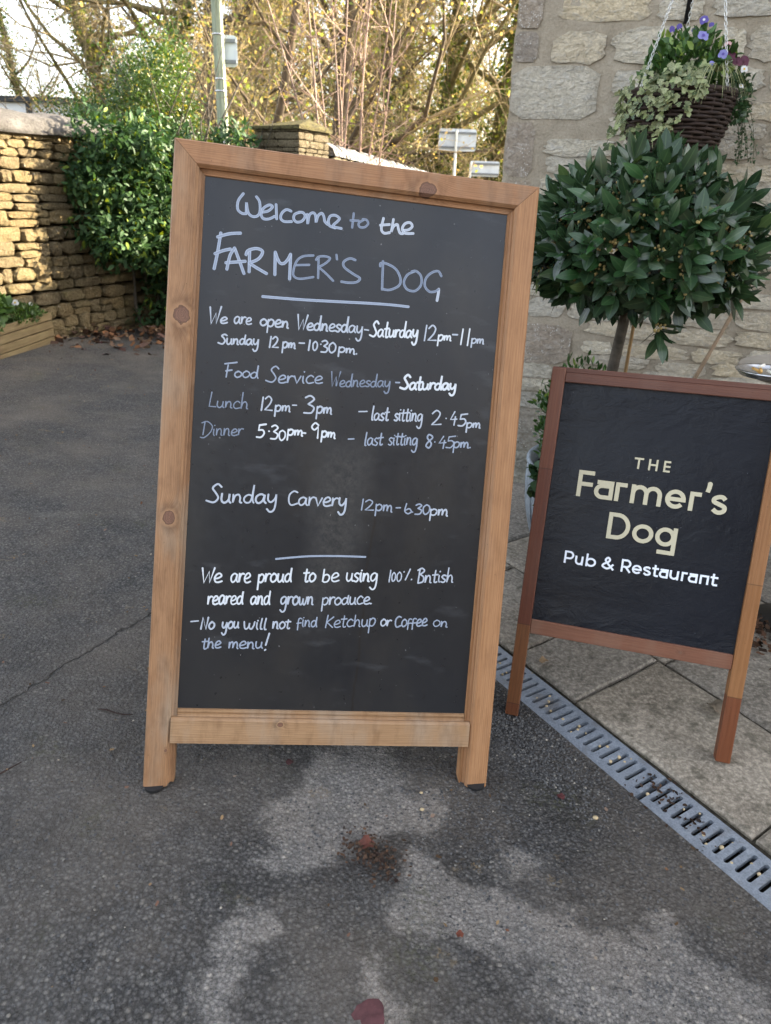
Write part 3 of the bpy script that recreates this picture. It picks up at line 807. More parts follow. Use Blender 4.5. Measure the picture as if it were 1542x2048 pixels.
TRACES=[
(10,60,0.7,[(1404,12696),(1308,12539),(1307,12372),(1395,12299),(1480,12299),(1480,12299),(1477,12528),(1477,12528),(1520,12335),(1609,12262),(1714,12285),(1761,12385),(1740,12571),(1670,12667)]),
(10,60,0.7,[(1794,12368),(1920,12405),(2010,12500),(1944,12534),(1831,12457),(1785,12346),(1833,12247),(1950,12251),(2064,12317)]),(10,60,0.7,[(2081,12561),(2110,12270)]),
(10,60,0.7,[(2398,12463),(2300,12483),(2209,12398),(2194,12291),(2273,12237),(2422,12255)]),
(10,60,0.7,[(2582,12464),(2477,12409),(2462,12313),(2530,12257),(2636,12291),(2694,12393),(2647,12462),(2560,12462)]),
(10,60,0.7,[(2735,12441),(2759,12242),(2759,12242),(2779,12425),(2851,12486),(2908,12441),(2929,12294),(2929,12294),(2963,12437),(3035,12498),(3083,12440),(3112,12338),(3181,12282)]),
(10,60,0.7,[(3177,12335),(3213,12456),(3320,12490),(3412,12438),(3372,12369),(3301,12296),(3304,12254),(3470,12237)]),(10,60,0.7,[(3188,12347),(3215,12265),(3338,12232)]),
(10,50,0.5,[(3708,12579),(3694,12282)]),(10,50,0.5,[(3648,12425),(3824,12439)]),(10,50,0.5,[(3927,12469),(3827,12389),(3856,12313),(3962,12325),(4027,12402),(3986,12476),(3903,12478)]),
(10,60,0.9,[(4348,12554),(4317,12333),(4383,12249),(4500,12275)]),(10,60,0.9,[(4288,12403),(4487,12441)]),
(10,60,0.9,[(4562,12557),(4535,12290),(4535,12290),(4573,12410),(4653,12460),(4683,12377),(4726,12290),(4787,12285)]),
(10,60,0.9,[(4781,12354),(4899,12379),(4978,12458),(4924,12532),(4818,12496),(4767,12387),(4833,12302),(5013,12317)]),(11,70,0.75,[(993,11854),(948,11451),(897,11120)]),
(11,70,0.75,[(931,11767),(1167,11858),(1391,11897)]),(11,70,0.75,[(897,11424),(1061,11506),(1206,11554)]),(11,70,0.75,[(1288,11584),(1203,11417),(1155,11138)]),
(11,70,0.75,[(1288,11584),(1410,11314),(1508,11088)]),(11,70,0.75,[(1127,11267),(1325,11304),(1521,11341)]),(11,70,0.75,[(1596,11588),(1611,11135)]),
(11,70,0.75,[(1528,11475),(1565,11563),(1732,11625),(1863,11576),(1787,11420),(1601,11314),(1601,11314),(1755,11236),(1971,11139)]),(11,70,0.75,[(2123,11595),(2143,11136)]),
(11,70,0.75,[(2123,11595),(2217,11404),(2305,11382),(2386,11466),(2443,11589)]),(11,70,0.75,[(2443,11589),(2454,11078)]),
(11,50,0.5,[(2920,11618),(2704,11576),(2581,11466),(2527,11289),(2536,11151),(2669,11108),(2949,11175)]),(11,50,0.5,[(2565,11379),(2846,11415)]),(11,50,0.5,[(3031,11581),(3048,11164)]),
(11,50,0.5,[(2980,11533),(3030,11602),(3160,11628),(3272,11598),(3191,11492),(3044,11390),(3044,11390),(3206,11278),(3369,11141)]),(11,50,0.5,[(3402,11688),(3420,11593)]),
(11,55,0.55,[(3812,11622),(3692,11643),(3568,11560),(3588,11448),(3785,11331),(3933,11255),(3868,11168),(3704,11138),(3543,11144)]),(11,55,0.55,[(4403,11665),(4428,11073)]),
(11,55,0.55,[(4351,11555),(4363,11621),(4502,11618),(4701,11525),(4813,11328),(4776,11184),(4591,11083),(4435,11083)]),
(11,55,0.55,[(5111,11535),(4950,11436),(4890,11267),(4973,11135),(5145,11119),(5267,11260),(5252,11446),(5135,11538),(5040,11516)]),
(11,55,0.55,[(5700,11495),(5619,11591),(5476,11540),(5365,11411),(5354,11246),(5460,11140),(5581,11153),(5663,11209)]),(11,65,0.8,[(5665,11214),(5660,11091),(5646,10967)]),
(12,62,0.7,[(1915,10661),(2698,10681),(3545,10723),(4189,10758)]),(12,60,0.7,[(4167,10756),(4623,10772),(5029,10771)]),(13,44,0.75,[(2538,5119),(2945,5179),(3324,5223),(3926,5255),(4493,5266)]),
]
# ---------------------------------------------------------------- lettering tools
def smooth_pts(pts, sub=5):
    out = []
    segs = []; cur = [pts[0]]
    for p in pts[1:]:
        if abs(p[0] - cur[-1][0]) < 1e-7 and abs(p[1] - cur[-1][1]) < 1e-7:
            segs.append(cur); cur = [p]
        else: cur.append(p)
    segs.append(cur)
    for sg in segs:
        if len(sg) < 2: continue
        if len(sg) == 2: out += sg if not out else sg[1:]; continue
        P = [sg[0]] + sg + [sg[-1]]
        for i in range(1, len(P) - 2):
            for k in range(sub):
                t = k / sub; r = []
                for a in (0, 1):
                    p0, p1, p2, p3 = P[i - 1][a], P[i][a], P[i + 1][a], P[i + 2][a]
                    r.append(.5 * (2 * p1 + (p2 - p0) * t + (2 * p0 - 5 * p1 + 4 * p2 - p3) * t * t + (3 * p1 - p0 - 3 * p2 + p3) * t ** 3))
                if not out or math.hypot(out[-1][0] - r[0], out[-1][1] - r[1]) > 1e-6: out.append(tuple(r))
        out.append(sg[-1])
    return out

class Ribbons:
    def __init__(s): s.v = []; s.f = []; s.uv = []; s.k = 0
    def add(s, pts, w, y, round_=True, taper=False, closed=False):
        P = []
        for p in pts:
            if not P or math.hypot(P[-1][0] - p[0], P[-1][1] - p[1]) > 1e-5: P.append(p)
        if closed and math.hypot(P[0][0] - P[-1][0], P[0][1] - P[-1][1]) < 1e-5: P.pop()
        if len(P) < 2: return
        n = len(P); L = 0; b = len(s.v); cnt = 0
        def nrm(a, c):
            dx, dy = c[0] - a[0], c[1] - a[1]; l = math.hypot(dx, dy) or 1; return (-dy / l, dx / l)
        rows = []
        for i in range(n):
            if closed: n1 = nrm(P[i - 1], P[i]); n2 = nrm(P[i], P[(i + 1) % n])
            else:
                n1 = nrm(P[i - 1], P[i]) if i else nrm(P[0], P[1]); n2 = nrm(P[i], P[i + 1]) if i < n - 1 else n1
            mx, my = n1[0] + n2[0], n1[1] + n2[1]; l = math.hypot(mx, my)
            if l < .3: mx, my = n1; k = 1
            else: mx, my = mx / l, my / l; k = 1 / max(.45, mx * n1[0] + my * n1[1])
            if round_: k = min(k, 1.15)
            if i: L += math.hypot(P[i][0] - P[i - 1][0], P[i][1] - P[i - 1][1])
            h = w / 2 * k
            rows.append((P[i], (mx * h, my * h), L))
        if round_ and not closed:
            for end in (0, -1):
                (p, m, l0) = rows[end]; q = rows[1][0] if end == 0 else rows[-2][0]
                dx, dy = p[0] - q[0], p[1] - q[1]; d = math.hypot(dx, dy) or 1
                e1 = ((p[0] + dx / d * w * .3, p[1] + dy / d * w * .3), (m[0] * .78, m[1] * .78), l0)
                e2 = ((p[0] + dx / d * w * .46, p[1] + dy / d * w * .46), (m[0] * .35, m[1] * .35), l0)
                if end == 0: rows = [e2, e1] + rows
                else: rows = rows + [e1, e2]
        for j, (p, m, l0) in enumerate(rows):
            yy = y - s.k * 4e-6 - j * 1.5e-6
            for a in (-1, 0, 1):
                s.v.append((p[0] + a * m[0], yy, p[1] + a * m[1])); s.uv.append((l0, (a + 1) / 2))
        for j in range(len(rows) - 1):
            q = b + j * 3
            s.f += [(q, q + 3, q + 4, q + 1), (q + 1, q + 4, q + 5, q + 2)]
        if closed:
            q = b + (len(rows) - 1) * 3
            s.f += [(q, b, b + 1, q + 1), (q + 1, b + 1, b + 2, q + 2)]
        s.k += 1
    def disc(s, c, r, y, n=12):
        b = len(s.v); yy = y - s.k * 4e-6
        s.v.append((c[0], yy, c[1])); s.uv.append((0, .5))
        for k in range(n): s.v.append((c[0] + r * math.cos(6.2832 * k / n), yy, c[1] + r * math.sin(6.2832 * k / n))); s.uv.append((0, 1))
        for k in range(n): s.f.append((b, b + 1 + k, b + 1 + (k + 1) % n))
        s.k += 1
    def build(s, name, mat, parent):
        me = mkmesh(name, s.v, s.f, mat)
        uv = me.uv_layers.new(name='UV')
        li = np.zeros(len(me.loops), np.int32); me.loops.foreach_get('vertex_index', li)
        uv.data.foreach_set('uv', np.array(s.uv, np.float32)[li].ravel())
        return link(name, me, parent)

G = {'a': (1.05, '.8,.85 .5,1 .15,.75 .1,.3 .35,0 .7,.3 .85,.95 .85,.95 .82,.3 1,.02'),
 'b': (.95, '.15,1.9 .1,.05 .1,.05 .2,.8 .55,.95 .8,.6 .65,.1 .3,0 .1,.15'), 'c': (.9, '.8,.8 .5,1 .15,.7 .1,.3 .35,0 .85,.12'),
 'd': (1.02, '.75,.8 .45,.95 .12,.65 .1,.25 .35,0 .7,.3 .85,2 .85,2 .82,.5 .95,0'), 'e': (.93, '.12,.42 .5,.48 .8,.72 .6,1 .3,.9 .1,.5 .2,.1 .5,0 .9,.12'),
 'f': (.75, '.7,1.2 .4,1.35 .2,.9 .2,-.4|0,.5 .65,.55'), 'g': (1., '.8,.85 .5,1 .15,.75 .1,.3 .35,.05 .7,.35 .85,.95 .85,.95 .85,-.3 .7,-.85 .4,-.95 .1,-.7'),
 'h': (1., '.15,2 .1,0 .1,0 .25,.75 .55,.95 .75,.6 .75,.1 .9,0'), 'i': (.42, '.15,.95 .15,.3 .27,0|.2,1.5 .23,1.55'), 'l': (.4, '.2,2 .12,.6 .15,.05 .3,0'),
 'm': (1.25, '.1,.9 .12,0 .12,0 .2,.7 .45,.95 .55,.6 .55,.05 .55,.05 .65,.7 .9,.95 1.05,.6 1.05,.1 1.17,0'), 'n': (.98, '.1,.95 .12,0 .12,0 .25,.75 .55,.95 .72,.6 .72,.1 .88,0'),
 'o': (.95, '.5,1 .15,.75 .1,.3 .4,0 .8,.25 .85,.7 .5,1 .35,.95'), 'p': (.92, '.1,.95 .1,-.85|.1,.7 .45,1 .8,.75 .7,.2 .4,0 .1,.15'), 'r': (.72, '.1,.95 .12,0 .12,0 .2,.65 .45,.95 .7,.9'),
 's': (.72, '.65,.9 .35,1 .12,.75 .35,.5 .6,.3 .4,0 .05,.1'), 't': (.72, '.35,1.75 .3,.2 .5,0 .65,.1|0,1.05 .7,1.12'), 'u': (.98, '.1,.95 .1,.3 .35,0 .7,.3 .75,.95 .75,.95 .75,.25 .9,0'),
 'v': (.8, '.05,.95 .35,0 .35,0 .7,.95'), 'w': (1.2, '.05,.95 .15,.15 .35,0 .55,.3 .6,.8 .6,.8 .62,.2 .85,0 1.05,.5 1.1,.95'),
 'y': (.98, '.1,.95 .12,.35 .4,.1 .72,.5 .8,.95 .8,.95 .8,-.3 .65,-.85 .35,-.95 .1,-.65'),
 'W': (1.3, '0,2 .3,0 .3,0 .75,1.4 .75,1.4 .9,0 .9,0 1.3,2'), 'S': (1.2, '1.2,1.7 .85,2 .45,1.6 .75,1.1 1,.55 .65,.05 0,.25'), 'F': (1.2, '.4,1.9 .3,0|0,2.05 1.4,2.3|.2,1 .9,1.15'),
 'L': (.85, '.15,2 0,.15 0,.15 .8,.1'), 'D': (1.5, '.4,1.9 .3,.1|0,1.8 .7,2 1.4,1.3 1.2,.4 .5,-.3 0,-.25'), 'C': (1.05, '.9,1.7 .5,1.9 .1,1.2 .1,.4 .4,0 1,.2'),
 'B': (1., '.25,1.9 .2,0|0,1.7 .5,2 .85,1.6 .35,1.1 .35,1.1 .85,.7 .8,.1 .2,-.1'), 'N': (1.15, '.05,0 .2,2 .2,2 .8,0 .8,0 1,2'), 'K': (1., '.15,2 0,0|.9,1.6 .1,.7 .1,.7 .9,0'),
 '1': (.42, '.2,2 .15,0'), '2': (1., '.05,1.6 .4,2 .75,1.6 .6,.9 .1,.05 .1,.05 .95,.05'), '3': (.85, '.05,1.8 .4,2 .7,1.6 .3,1.1 .3,1.1 .75,.7 .6,.1 .05,.1'),
 '4': (.9, '.5,1.9 .1,.8 .1,.8 .85,.85|.65,1.2 .6,0'), '5': (1., '.2,1.85 .15,1.1 .15,1.1 .6,1.1 .8,.6 .5,.05 0,.1|.2,1.85 .9,1.95'), '6': (.85, '.15,1.9 .05,.5 .4,0 .75,.4 .5,.95 .1,.6'),
 '8': (.85, '.7,1.8 .3,2 .15,1.5 .7,.7 .5,0 .1,.3 .3,.9 .75,1.5 .7,1.8'), '9': (.9, '.75,1.7 .4,2 .1,1.5 .4,1.1 .75,1.5 .75,1.5 .8,0'), '0': (.95, '.45,1.9 .1,1.4 .15,.4 .45,0 .8,.5 .8,1.4 .45,1.9'),
 '.': (.35, '.12,.05 .16,.08'), '·': (.4, '.18,.9 .22,.9'), '!': (.6, '.45,2 .2,.45|.15,-.25 .25,-.15'), '%': (1.2, '.1,1.5 .12,1.55|.75,2 .35,.2|1.0,.25 1.03,.28'), '-': (.8, '.05,.5 .75,.55')}

def chalkmat(name, col, faint):
    t = NT(name, .7, .25)
    uv = t.co('UV'); U, V, _ = t.sep(uv)
    e = t.math('MULTIPLY', t.math('ABSOLUTE', t.math('SUBTRACT', V, .5)), 2.)
    st = t.noise(1., t.vec(t.math('MULTIPLY', U, 60.), t.math('MULTIPLY', V, 3.5), 0), det=3)
    g = t.noise(900., det=2)
    k = t.math('ADD', t.math('MULTIPLY', t.mr(e, .35, .95), .5), t.math('MULTIPLY', st, .5))
    k = t.math('ADD', k, t.math('MULTIPLY', t.math('SUBTRACT', g, .5), .9 * faint + .2))
    bgc = (.05, .06, .08)
    c = t.mix(t.mr(k, .2 + .2 * faint, .62 + .35 * faint, 1 - faint, 1.), bgc, col)
    return t.out(c)
m_ch = [chalkmat('chalk_faded', (.30, .36, .48), .60), chalkmat('chalk_worn', (.38, .44, .56), .45), chalkmat('chalk_pen', (.50, .55, .64), .35), chalkmat('chalk_pen_bold', (.62, .66, .71), .18)]

# ---------------------------------------------------------------- big pine A-board
BX = Vector((0.98800894, 0.1303047, -0.08281917)); BZ = Vector((0.0369483, 0.32127484, 0.94626492)); BX.normalize()
BZ = (BZ - BX * BX.dot(BZ)).normalized(); BY = BZ.cross(BX)
BO = Vector((-0.50144539, 1.18002911, 0.01573103))
BR = Matrix((BX, BY, BZ)).transposed()
board = tag(empty('chalkboard_stand', BO, BR), 'large pine framed A-board with white handwritten opening hours', 'chalkboard')
BW, BHt = .768, 1.357
PB, PD, PL = (.275, .150, .074), (.19, .098, .045), (.36, .205, .108)
m_p_l = woodmat('pine_left', PB, PD, PL, 'z', ((.031, 1.010, .0145), (.027, .590, .0115), (.044, .085, .003)), .3, fine=230., wear=.9, grey=(.27, .205, .145))
m_p_r = woodmat('pine_right', (.34, .175, .080), (.26, .125, .054), (.42, .235, .118), 'z', (), 5.1, fine=170., wear=.5, grey=(.26, .17, .11))
m_p_t = woodmat('pine_top', (.28, .140, .066), (.20, .095, .044), (.35, .185, .092), 'x', ((1.320, .522, .0145),), 2.2, fine=210., wear=.7, grey=(.24, .165, .11))
m_p_b = woodmat('pine_bottom', (.33, .20, .105), (.25, .14, .07), (.42, .265, .145), 'x', ((.146, .285, .005),), 7.7, fine=200., wear=.8)
m_p_g = woodmat('pine_back', PB, PD, PL, 'z', (), 9.7, fine=190.)
PROF = [(0, .042), (0, .003), (.003, 0), (.0445, 0), (.0505, .006), (.0505, .0135), (.0555, .0155), (.0615, .0135), (.0625, .0175), (.0625, .042)]
def stile(side):
    mb = MB(); V = []; F = []; n = len(PROF)
    for (u, y) in PROF:
        x = u if side < 0 else BW - u
        V.append((x, y, .004 if u < .0506 else .009)); V.append((x, y, BHt - u - .0004))
    for k in range(n):
        k2 = (k + 1) % n; q = (2 * k, 2 * k + 1, 2 * k2 + 1, 2 * k2); F.append(q if side < 0 else q[::-1])
    F.append(tuple(2 * k for k in range(n))[::1 if side < 0 else -1]); F.append(tuple(2 * k + 1 for k in range(n))[::-1 if side < 0 else 1])
    return V, F
for side, m in ((-1, m_p_l), (1, m_p_r)):
    V, F = stile(side); obj('stile', V, F, m, board)
V = []; F = []; n = len(PROF)
for (u, y) in PROF:
    V.append((u + .0004, y, BHt - u)); V.append((BW - u - .0004, y, BHt - u))
for k in range(n):
    k2 = (k + 1) % n; F.append((2 * k, 2 * k + 1, 2 * k2 + 1, 2 * k2)[::-1])
F.append(tuple(2 * k for k in range(n))); F.append(tuple(2 * k + 1 for k in range(n))[::-1])
obj('top_rail', V, F, m_p_t, board)
mb = MB()
pr = [(.1015, .002), (.150, .002), (.157, .009), (.157, .040), (.1015, .040)]
pr = [(.1015, .0005), (.1515, .0005), (.1575, .0065), (.1575, .0405), (.1015, .0405)]
V = []; n = len(pr)
for (z, y) in pr: V += [(.0512, y, z), (BW - .0512, y, z)]
mb.add(V, [(2 * k, 2 * ((k + 1) % n), 2 * ((k + 1) % n) + 1, 2 * k + 1) for k in range(n)] + [tuple(2 * k for k in range(n))[::-1], tuple(2 * k + 1 for k in range(n))])
mb.build('bottom_rail', m_p_b, board)
mb = MB()
pr = [(.1577, .0115), (.1605, .0145), (.164, .0145), (.1675, .0122), (.1735, .0122), (.1745, .016), (.1745, .04), (.1577, .04)]
V = []; n = len(pr)
for (z, y) in pr: V += [(.063, y, z), (BW - .063, y, z)]
mb.add(V, [(2 * k, 2 * ((k + 1) % n), 2 * ((k + 1) % n) + 1, 2 * k + 1) for k in range(n)] + [tuple(2 * k for k in range(n))[::-1], tuple(2 * k + 1 for k in range(n))])
mb.build('moulding', m_p_b, board)
# panel
t = NT('chalkboard_paint', .42, .5)
X, Y, Z = t.sep(t.co())
f = t.noise(3., det=6, rough=.6); f2 = t.noise(55., det=4); f3 = t.noise(420., det=2)
sx = t.math('SUBTRACT', X, t.math('MULTIPLY_ADD', Z, .12, .30))
sm = t.math('MULTIPLY', t.mr(t.math('ABSOLUTE', t.math('ADD', sx, t.math('MULTIPLY', t.math('SUBTRACT', f, .5), .12))), .02, .075, 1., 0.), t.math('MULTIPLY', t.mr(Z, .80, .72), t.mr(Z, .3, .5)))
drip = t.math('MULTIPLY', t.mr(t.math('ABSOLUTE', t.math('SUBTRACT', X, t.math('ADD', t.math('MULTIPLY_ADD', Z, .03, .425), t.math('MULTIPLY', t.noise(9., det=3), .03)))), .001, .0035, 1., 0.), t.math('LESS_THAN', Z, .62))
c = t.ramp(f, [(.3, (.0075, .009, .0125)), (.7, (.012, .0135, .017))])
c = t.mix(t.math('MULTIPLY', t.mr(t.noise(5., t.mapv(sc=(1, 1, .5), loc=(3, 0, 1)), det=5), .48, .7), .55), c, (.028, .026, .024))
c = t.mix(t.math('MULTIPLY', sm, .75), c, t.ramp(t.noise(90., det=5, rough=.75), [(.4, (.006, .006, .006)), (.7, (.045, .04, .036))]))
c = t.mix(t.math('MULTIPLY', drip, .7), c, (.010, .008, .007))
c = t.mix(t.math('MULTIPLY', t.math('GREATER_THAN', t.noise(75., t.mapv(loc=(7, 0, 0)), det=2), .74), .8), c, (.006, .006, .006))
c = t.mix(t.math('MULTIPLY', t.math('GREATER_THAN', t.noise(130., t.mapv(loc=(17, 3, 0)), det=1), .79), .5), c, (.25, .25, .26))
c = t.mix(t.math('MULTIPLY', t.mr(t.noise(7., t.mapv(sc=(1, 1, 3), rot=(0, .5, 0)), det=6), .6, .75), .16), c, (.16, .17, .19))
ro = t.math('ADD', t.mr(f2, .3, .7, .27, .36), t.math('MULTIPLY', sm, .3))
m_cb = t.out(c, ro, t.bump(f3, .0002, .5))
mb = MB(); mb.box(.0615, BW - .0615, .0168, .024, .165, BHt - .061); mb.build('chalkboard_panel', m_cb, board)
# writing
def word(rb, w):
    tx, x0, z0, x1, z1, xh, cp, wd, br, ln = w
    x0, z0, x1, z1, xh, cp, wd = [a * 1e-4 for a in (x0, z0, x1, z1, xh, cp, wd)]
    tot = sum(G[ch][0] for ch in tx); run = 0; rr = random.Random(hash(tx) % 1000 if False else len(tx) * 31 + x0 * 1e4)
    L = math.hypot(x1 - x0, z1 - z0); sx = L / tot; dx, dz = (x1 - x0) / L, (z1 - z0) / L
    for ch in tx:
        gw, d = G[ch]; js = rr.uniform(.93, 1.07); jb = rr.uniform(-.04, .04) * xh
        for st in d.split('|'):
            pts = []
            for tk in st.split():
                a, b = map(float, tk.split(','))
                hh = b * xh if b <= 1 else xh + (b - 1) * (cp - xh)
                al = (run + a) * sx; hh = hh * js + jb
                al += hh * .05
                pts.append((x0 + dx * al - dz * hh * 0, z0 + dz * al + hh))
            P = smooth_pts(pts)
            rb.add(P, wd * rr.uniform(.68, .84), .0164)
        run += gw
lines = {}
for w in WORDS:
    k = 0 if w[8] < .65 else 1 if w[8] < .8 else 2 if w[8] < .93 else 3
    rb = lines[(w[9], k, len(lines))] = Ribbons(); word(rb, w)
for (ln, wd, br, pts) in TRACES:
    k = 0 if br < .65 else 1 if br < .78 else 2 if br < .93 else 3
    rb = lines[(ln, k, len(lines))] = Ribbons()
    rb.add(smooth_pts([(a * 1e-4, b * 1e-4) for a, b in pts]), wd * .88e-4, .0164)
for (ln, k, i), rb in lines.items():
    for q in range(len(rb.v)): rb.v[q] = (rb.v[q][0], rb.v[q][1] - (i % 7) * 1.2e-5, rb.v[q][2])
    o = rb.build('chalk_lettering', m_ch[k], board)
# rubber feet, rear frame, hinges
m_rub = simple('black_rubber', (.012, .012, .013), .6, .4)
def world2local(p, o, Rm): return Rm.transposed() @ (Vector(p) - o)
for x in (.024, BW - .024):
    p = BO + BR @ Vector((x, .009, 0)); gzz = gz(p.x, p.y)
    mb = MB(); c = p.copy(); h = max(.006, c.z - gzz)
    mb.lathe([(0, 0), (.019, 0), (.021, .003), (.021, h + .003), (0, h + .003)], 16)
    V = [world2local((c.x + v[0], c.y + v[1], gzz + v[2]), BO, BR) for v in mb.v]
    obj('foot', V, mb.f, m_rub, board)
def bar_between(name, a, b, w, d, mat, parent, o0, Rm, xdir):
    a = Vector(a); b = Vector(b); t_ = (b - a).normalized(); xd = Vector(xdir); xd = (xd - t_ * xd.dot(t_)).normalized(); yd = t_.cross(xd)
    V = []
    for p in (a, b):
        for sx, sy in ((-1, -1), (1, -1), (1, 1), (-1, 1)): V.append(world2local(p + xd * sx * w / 2 + yd * sy * d / 2, o0, Rm))
    return obj(name, V, [(0, 1, 2, 3)[::-1], (4, 5, 6, 7), (0, 4, 5, 1)[::-1], (1, 5, 6, 2)[::-1], (2, 6, 7, 3)[::-1], (3, 7, 4, 0)[::-1]], mat, parent)
tops = [BO + BR @ Vector((x, .068, BHt - .03)) for x in (.025, BW - .025)]
back = Vector((-.13, .99, 0)); feet = []
for tp in tops:
    p = tp + back * .40; p.z = gz(p.x, p.y) + .004; feet.append(p)
    bar_between('rear_leg', tp, p, .048, .04, m_p_g, board, BO, BR, BX)
for k, nm, h in ((.04, 'rear_rail', .05), (.80, 'rear_rail', .05)):
    a = tops[0].lerp(feet[0], k) + BX * .026; b = tops[1].lerp(feet[1], k) - BX * .026
    bar_between(nm, a, b, h, .036, m_p_g, board, BO, BR, (feet[0] - tops[0]))
a = tops[0].lerp(feet[0], .42) + BX * .026; b = tops[1].lerp(feet[1], .42) - BX * .026
bar_between('rear_panel', a, b, (feet[0] - tops[0]).length * .72, .006, m_cb, board, BO, BR, (feet[0] - tops[0]))
m_iron = simple('black_iron', (.015, .015, .016), .45, .5, .3)
for x in (.10, BW - .10):
    mb = MB(); mb.box(x - .03, x + .03, .0425, .052, BHt - .05, BHt - .012, .001); mb.build('hinge', m_iron, board)

# ---------------------------------------------------------------- small hardwood pavement sign
SX = Vector((0.96010967, -0.27951728, 0.00771391)); SZ = Vector((0.06970015, 0.26594577, 0.96146489))
SZ = (SZ - SX * SX.dot(SZ)).normalized(); SY = SZ.cross(SX)
SO = Vector((0.39267229, 1.62361986, 0.20561578)); SR = Matrix((SX, SY, SZ)).transposed()
sign = tag(empty('pavement_sign', SO, SR), 'smaller dark wood A-frame sign with printed black pub poster', 'sign')
HB, HD, HL = (.20, .065, .030), (.14, .040, .018), (.27, .095, .045)
step_l = [(-.045, (1.25, 1.5, 1.35), .0)]
m_h_l = woodmat('hardwood_left', (.135, .045, .024), (.10, .03, .016), (.19, .068, .034), 'z', (), 1.4, fine=120., rough=.45, bandw=.35, wear=.1, step=[(.395, (.80, .72, .70), 1.), (-.016, (1.35, 1.75, 1.2), 1.), (-.235, (.8, .66, .66), 1.)])
m_h_r = woodmat('hardwood_right', (.27, .125, .05), (.19, .08, .03), (.34, .165, .07), 'z', (), 4.4, fine=110., rough=.45, bandw=.4, wear=.1, step=[(.18, (.92, .88, .8), 1.), (-.105, (.60, .42, .42), 1.)])
m_h_t = woodmat('hardwood_top', (.115, .045, .029), (.08, .03, .019), (.155, .065, .04), 'x', (), 2.4, fine=130., rough=.5, bandw=.3, wear=.25, grey=(.14, .09, .07))
m_h_b = woodmat('hardwood_bottom', (.165, .068, .038), (.12, .047, .026), (.22, .095, .055), 'x', ((-.018, .37, .004),), 6.4, fine=120., rough=.5, bandw=.35, wear=.2)
m_h_k = woodmat('hardwood_back', HB, HD, HL, 'z', (), 8.1, fine=120., rough=.5)
PW, PH = .4905, .6145
def leg(x0, x1, ztop, zbot, m):
    mb = MB(); mb.box(x0, x1, -.004, .030, zbot, ztop, .0018); return mb.build('leg', m, sign)
def zfoot(x, f):
    p0 = SO + SR @ Vector((x, .01, -.20)); d = SR @ Vector((0, 0, -1)); tt = 0
    for _ in range(400):
        q_ = p0 + d * tt
        if q_.z <= f(q_.x, q_.y): break
        tt += .0005
    return -.20 - tt + .001
leg(-.0345, -.0005, .648, zfoot(-.017, gz), m_h_l)
leg(PW + .0005, PW + .0345, .648, zfoot(PW + .017, pz), m_h_r)
mb = MB(); mb.box(0, PW, -.0035, .028, PH, .6385, .0015); mb.build('top_rail', m_h_t, sign)
mb = MB(); mb.box(-.034, PW + .036, .0045, .055, .6388, .6515, .0015); mb.build('cap_rail', m_h_t, sign)
mb = MB(); mb.box(0, PW, -.001, .026, -.0385, -.0005, .0015); mb.build('bottom_rail', m_h_b, sign)
t = NT('poster_vinyl', .3, .22)
X, Y, Z = t.sep(t.co())
f = t.noise(16., t.mapv(sc=(1, 1, 1.6)), det=7, rough=.62, dist=.6); f2 = t.noise(70., det=5, rough=.6); f3 = t.noise(5., det=3)
edge = t.math('ADD', t.mr(Z, .06, .0, 0., 1.), t.math('ADD', t.mr(Z, .50, .60, 0., .8), t.mr(X, .05, .0, 0., .8)))
h = t.math('ADD', t.math('MULTIPLY', f, t.math('MULTIPLY_ADD', edge, 2.2, 1.)), t.math('MULTIPLY', f2, .35))
c = t.ramp(t.noise(2.5, det=3), [(.3, (.0055, .007, .0115)), (.7, (.009, .011, .017))])
c = t.mix(t.math('MULTIPLY', t.math('GREATER_THAN', t.noise(150., det=1), .80), .6), c, (.2, .22, .25))
m_pos = t.out(c, t.mr(f3, .3, .7, .26, .40), t.bump(h, .0021, .7))
mb = MB()
xs_ = np.linspace(0.0, PW, 30); zs_ = np.linspace(-.0004, PH, 36); V = []
for z in zs_:
    for x in xs_:
        e = math.exp(-((z - .03) / .03) ** 2)
        V.append((x, .007 + .0012 * mn.noise(Vector((x * 9, z * 9, 3))) + e * .0018 * mn.noise(Vector((x * 28, z * 60, 8))), z))
n = len(xs_)
o = obj('poster_panel', V, [(j * n + i, j * n + i + 1, (j + 1) * n + i + 1, (j + 1) * n + i) for j in range(35) for i in range(29)], m_pos, sign, True)
mb = MB(); mb.box(0.0, PW, .012, .018, -.0004, PH); mb.build('backing_board', m_iron, sign)
m_gold = simple('gold_vinyl', (.50, .46, .33), .5, .3, var=.04)
m_wht = simple('white_vinyl', (.74, .78, .86), .5, .3, var=.03)
def arc(cx, cz, rx, rz, a0, a1, n=14):
    return [(cx + rx * math.cos(rad(a0 + (a1 - a0) * k / n)), cz + rz * math.sin(rad(a0 + (a1 - a0) * k / n))) for k in range(n + 1)]
def pglyph(mt, ch, x0, x1, b, xh, cap, w, y):
    rb = Ribbons()
    pglyph_(rb, ch, x0, x1, b, xh, cap, w, y); rb.build('letter', mt, sign)
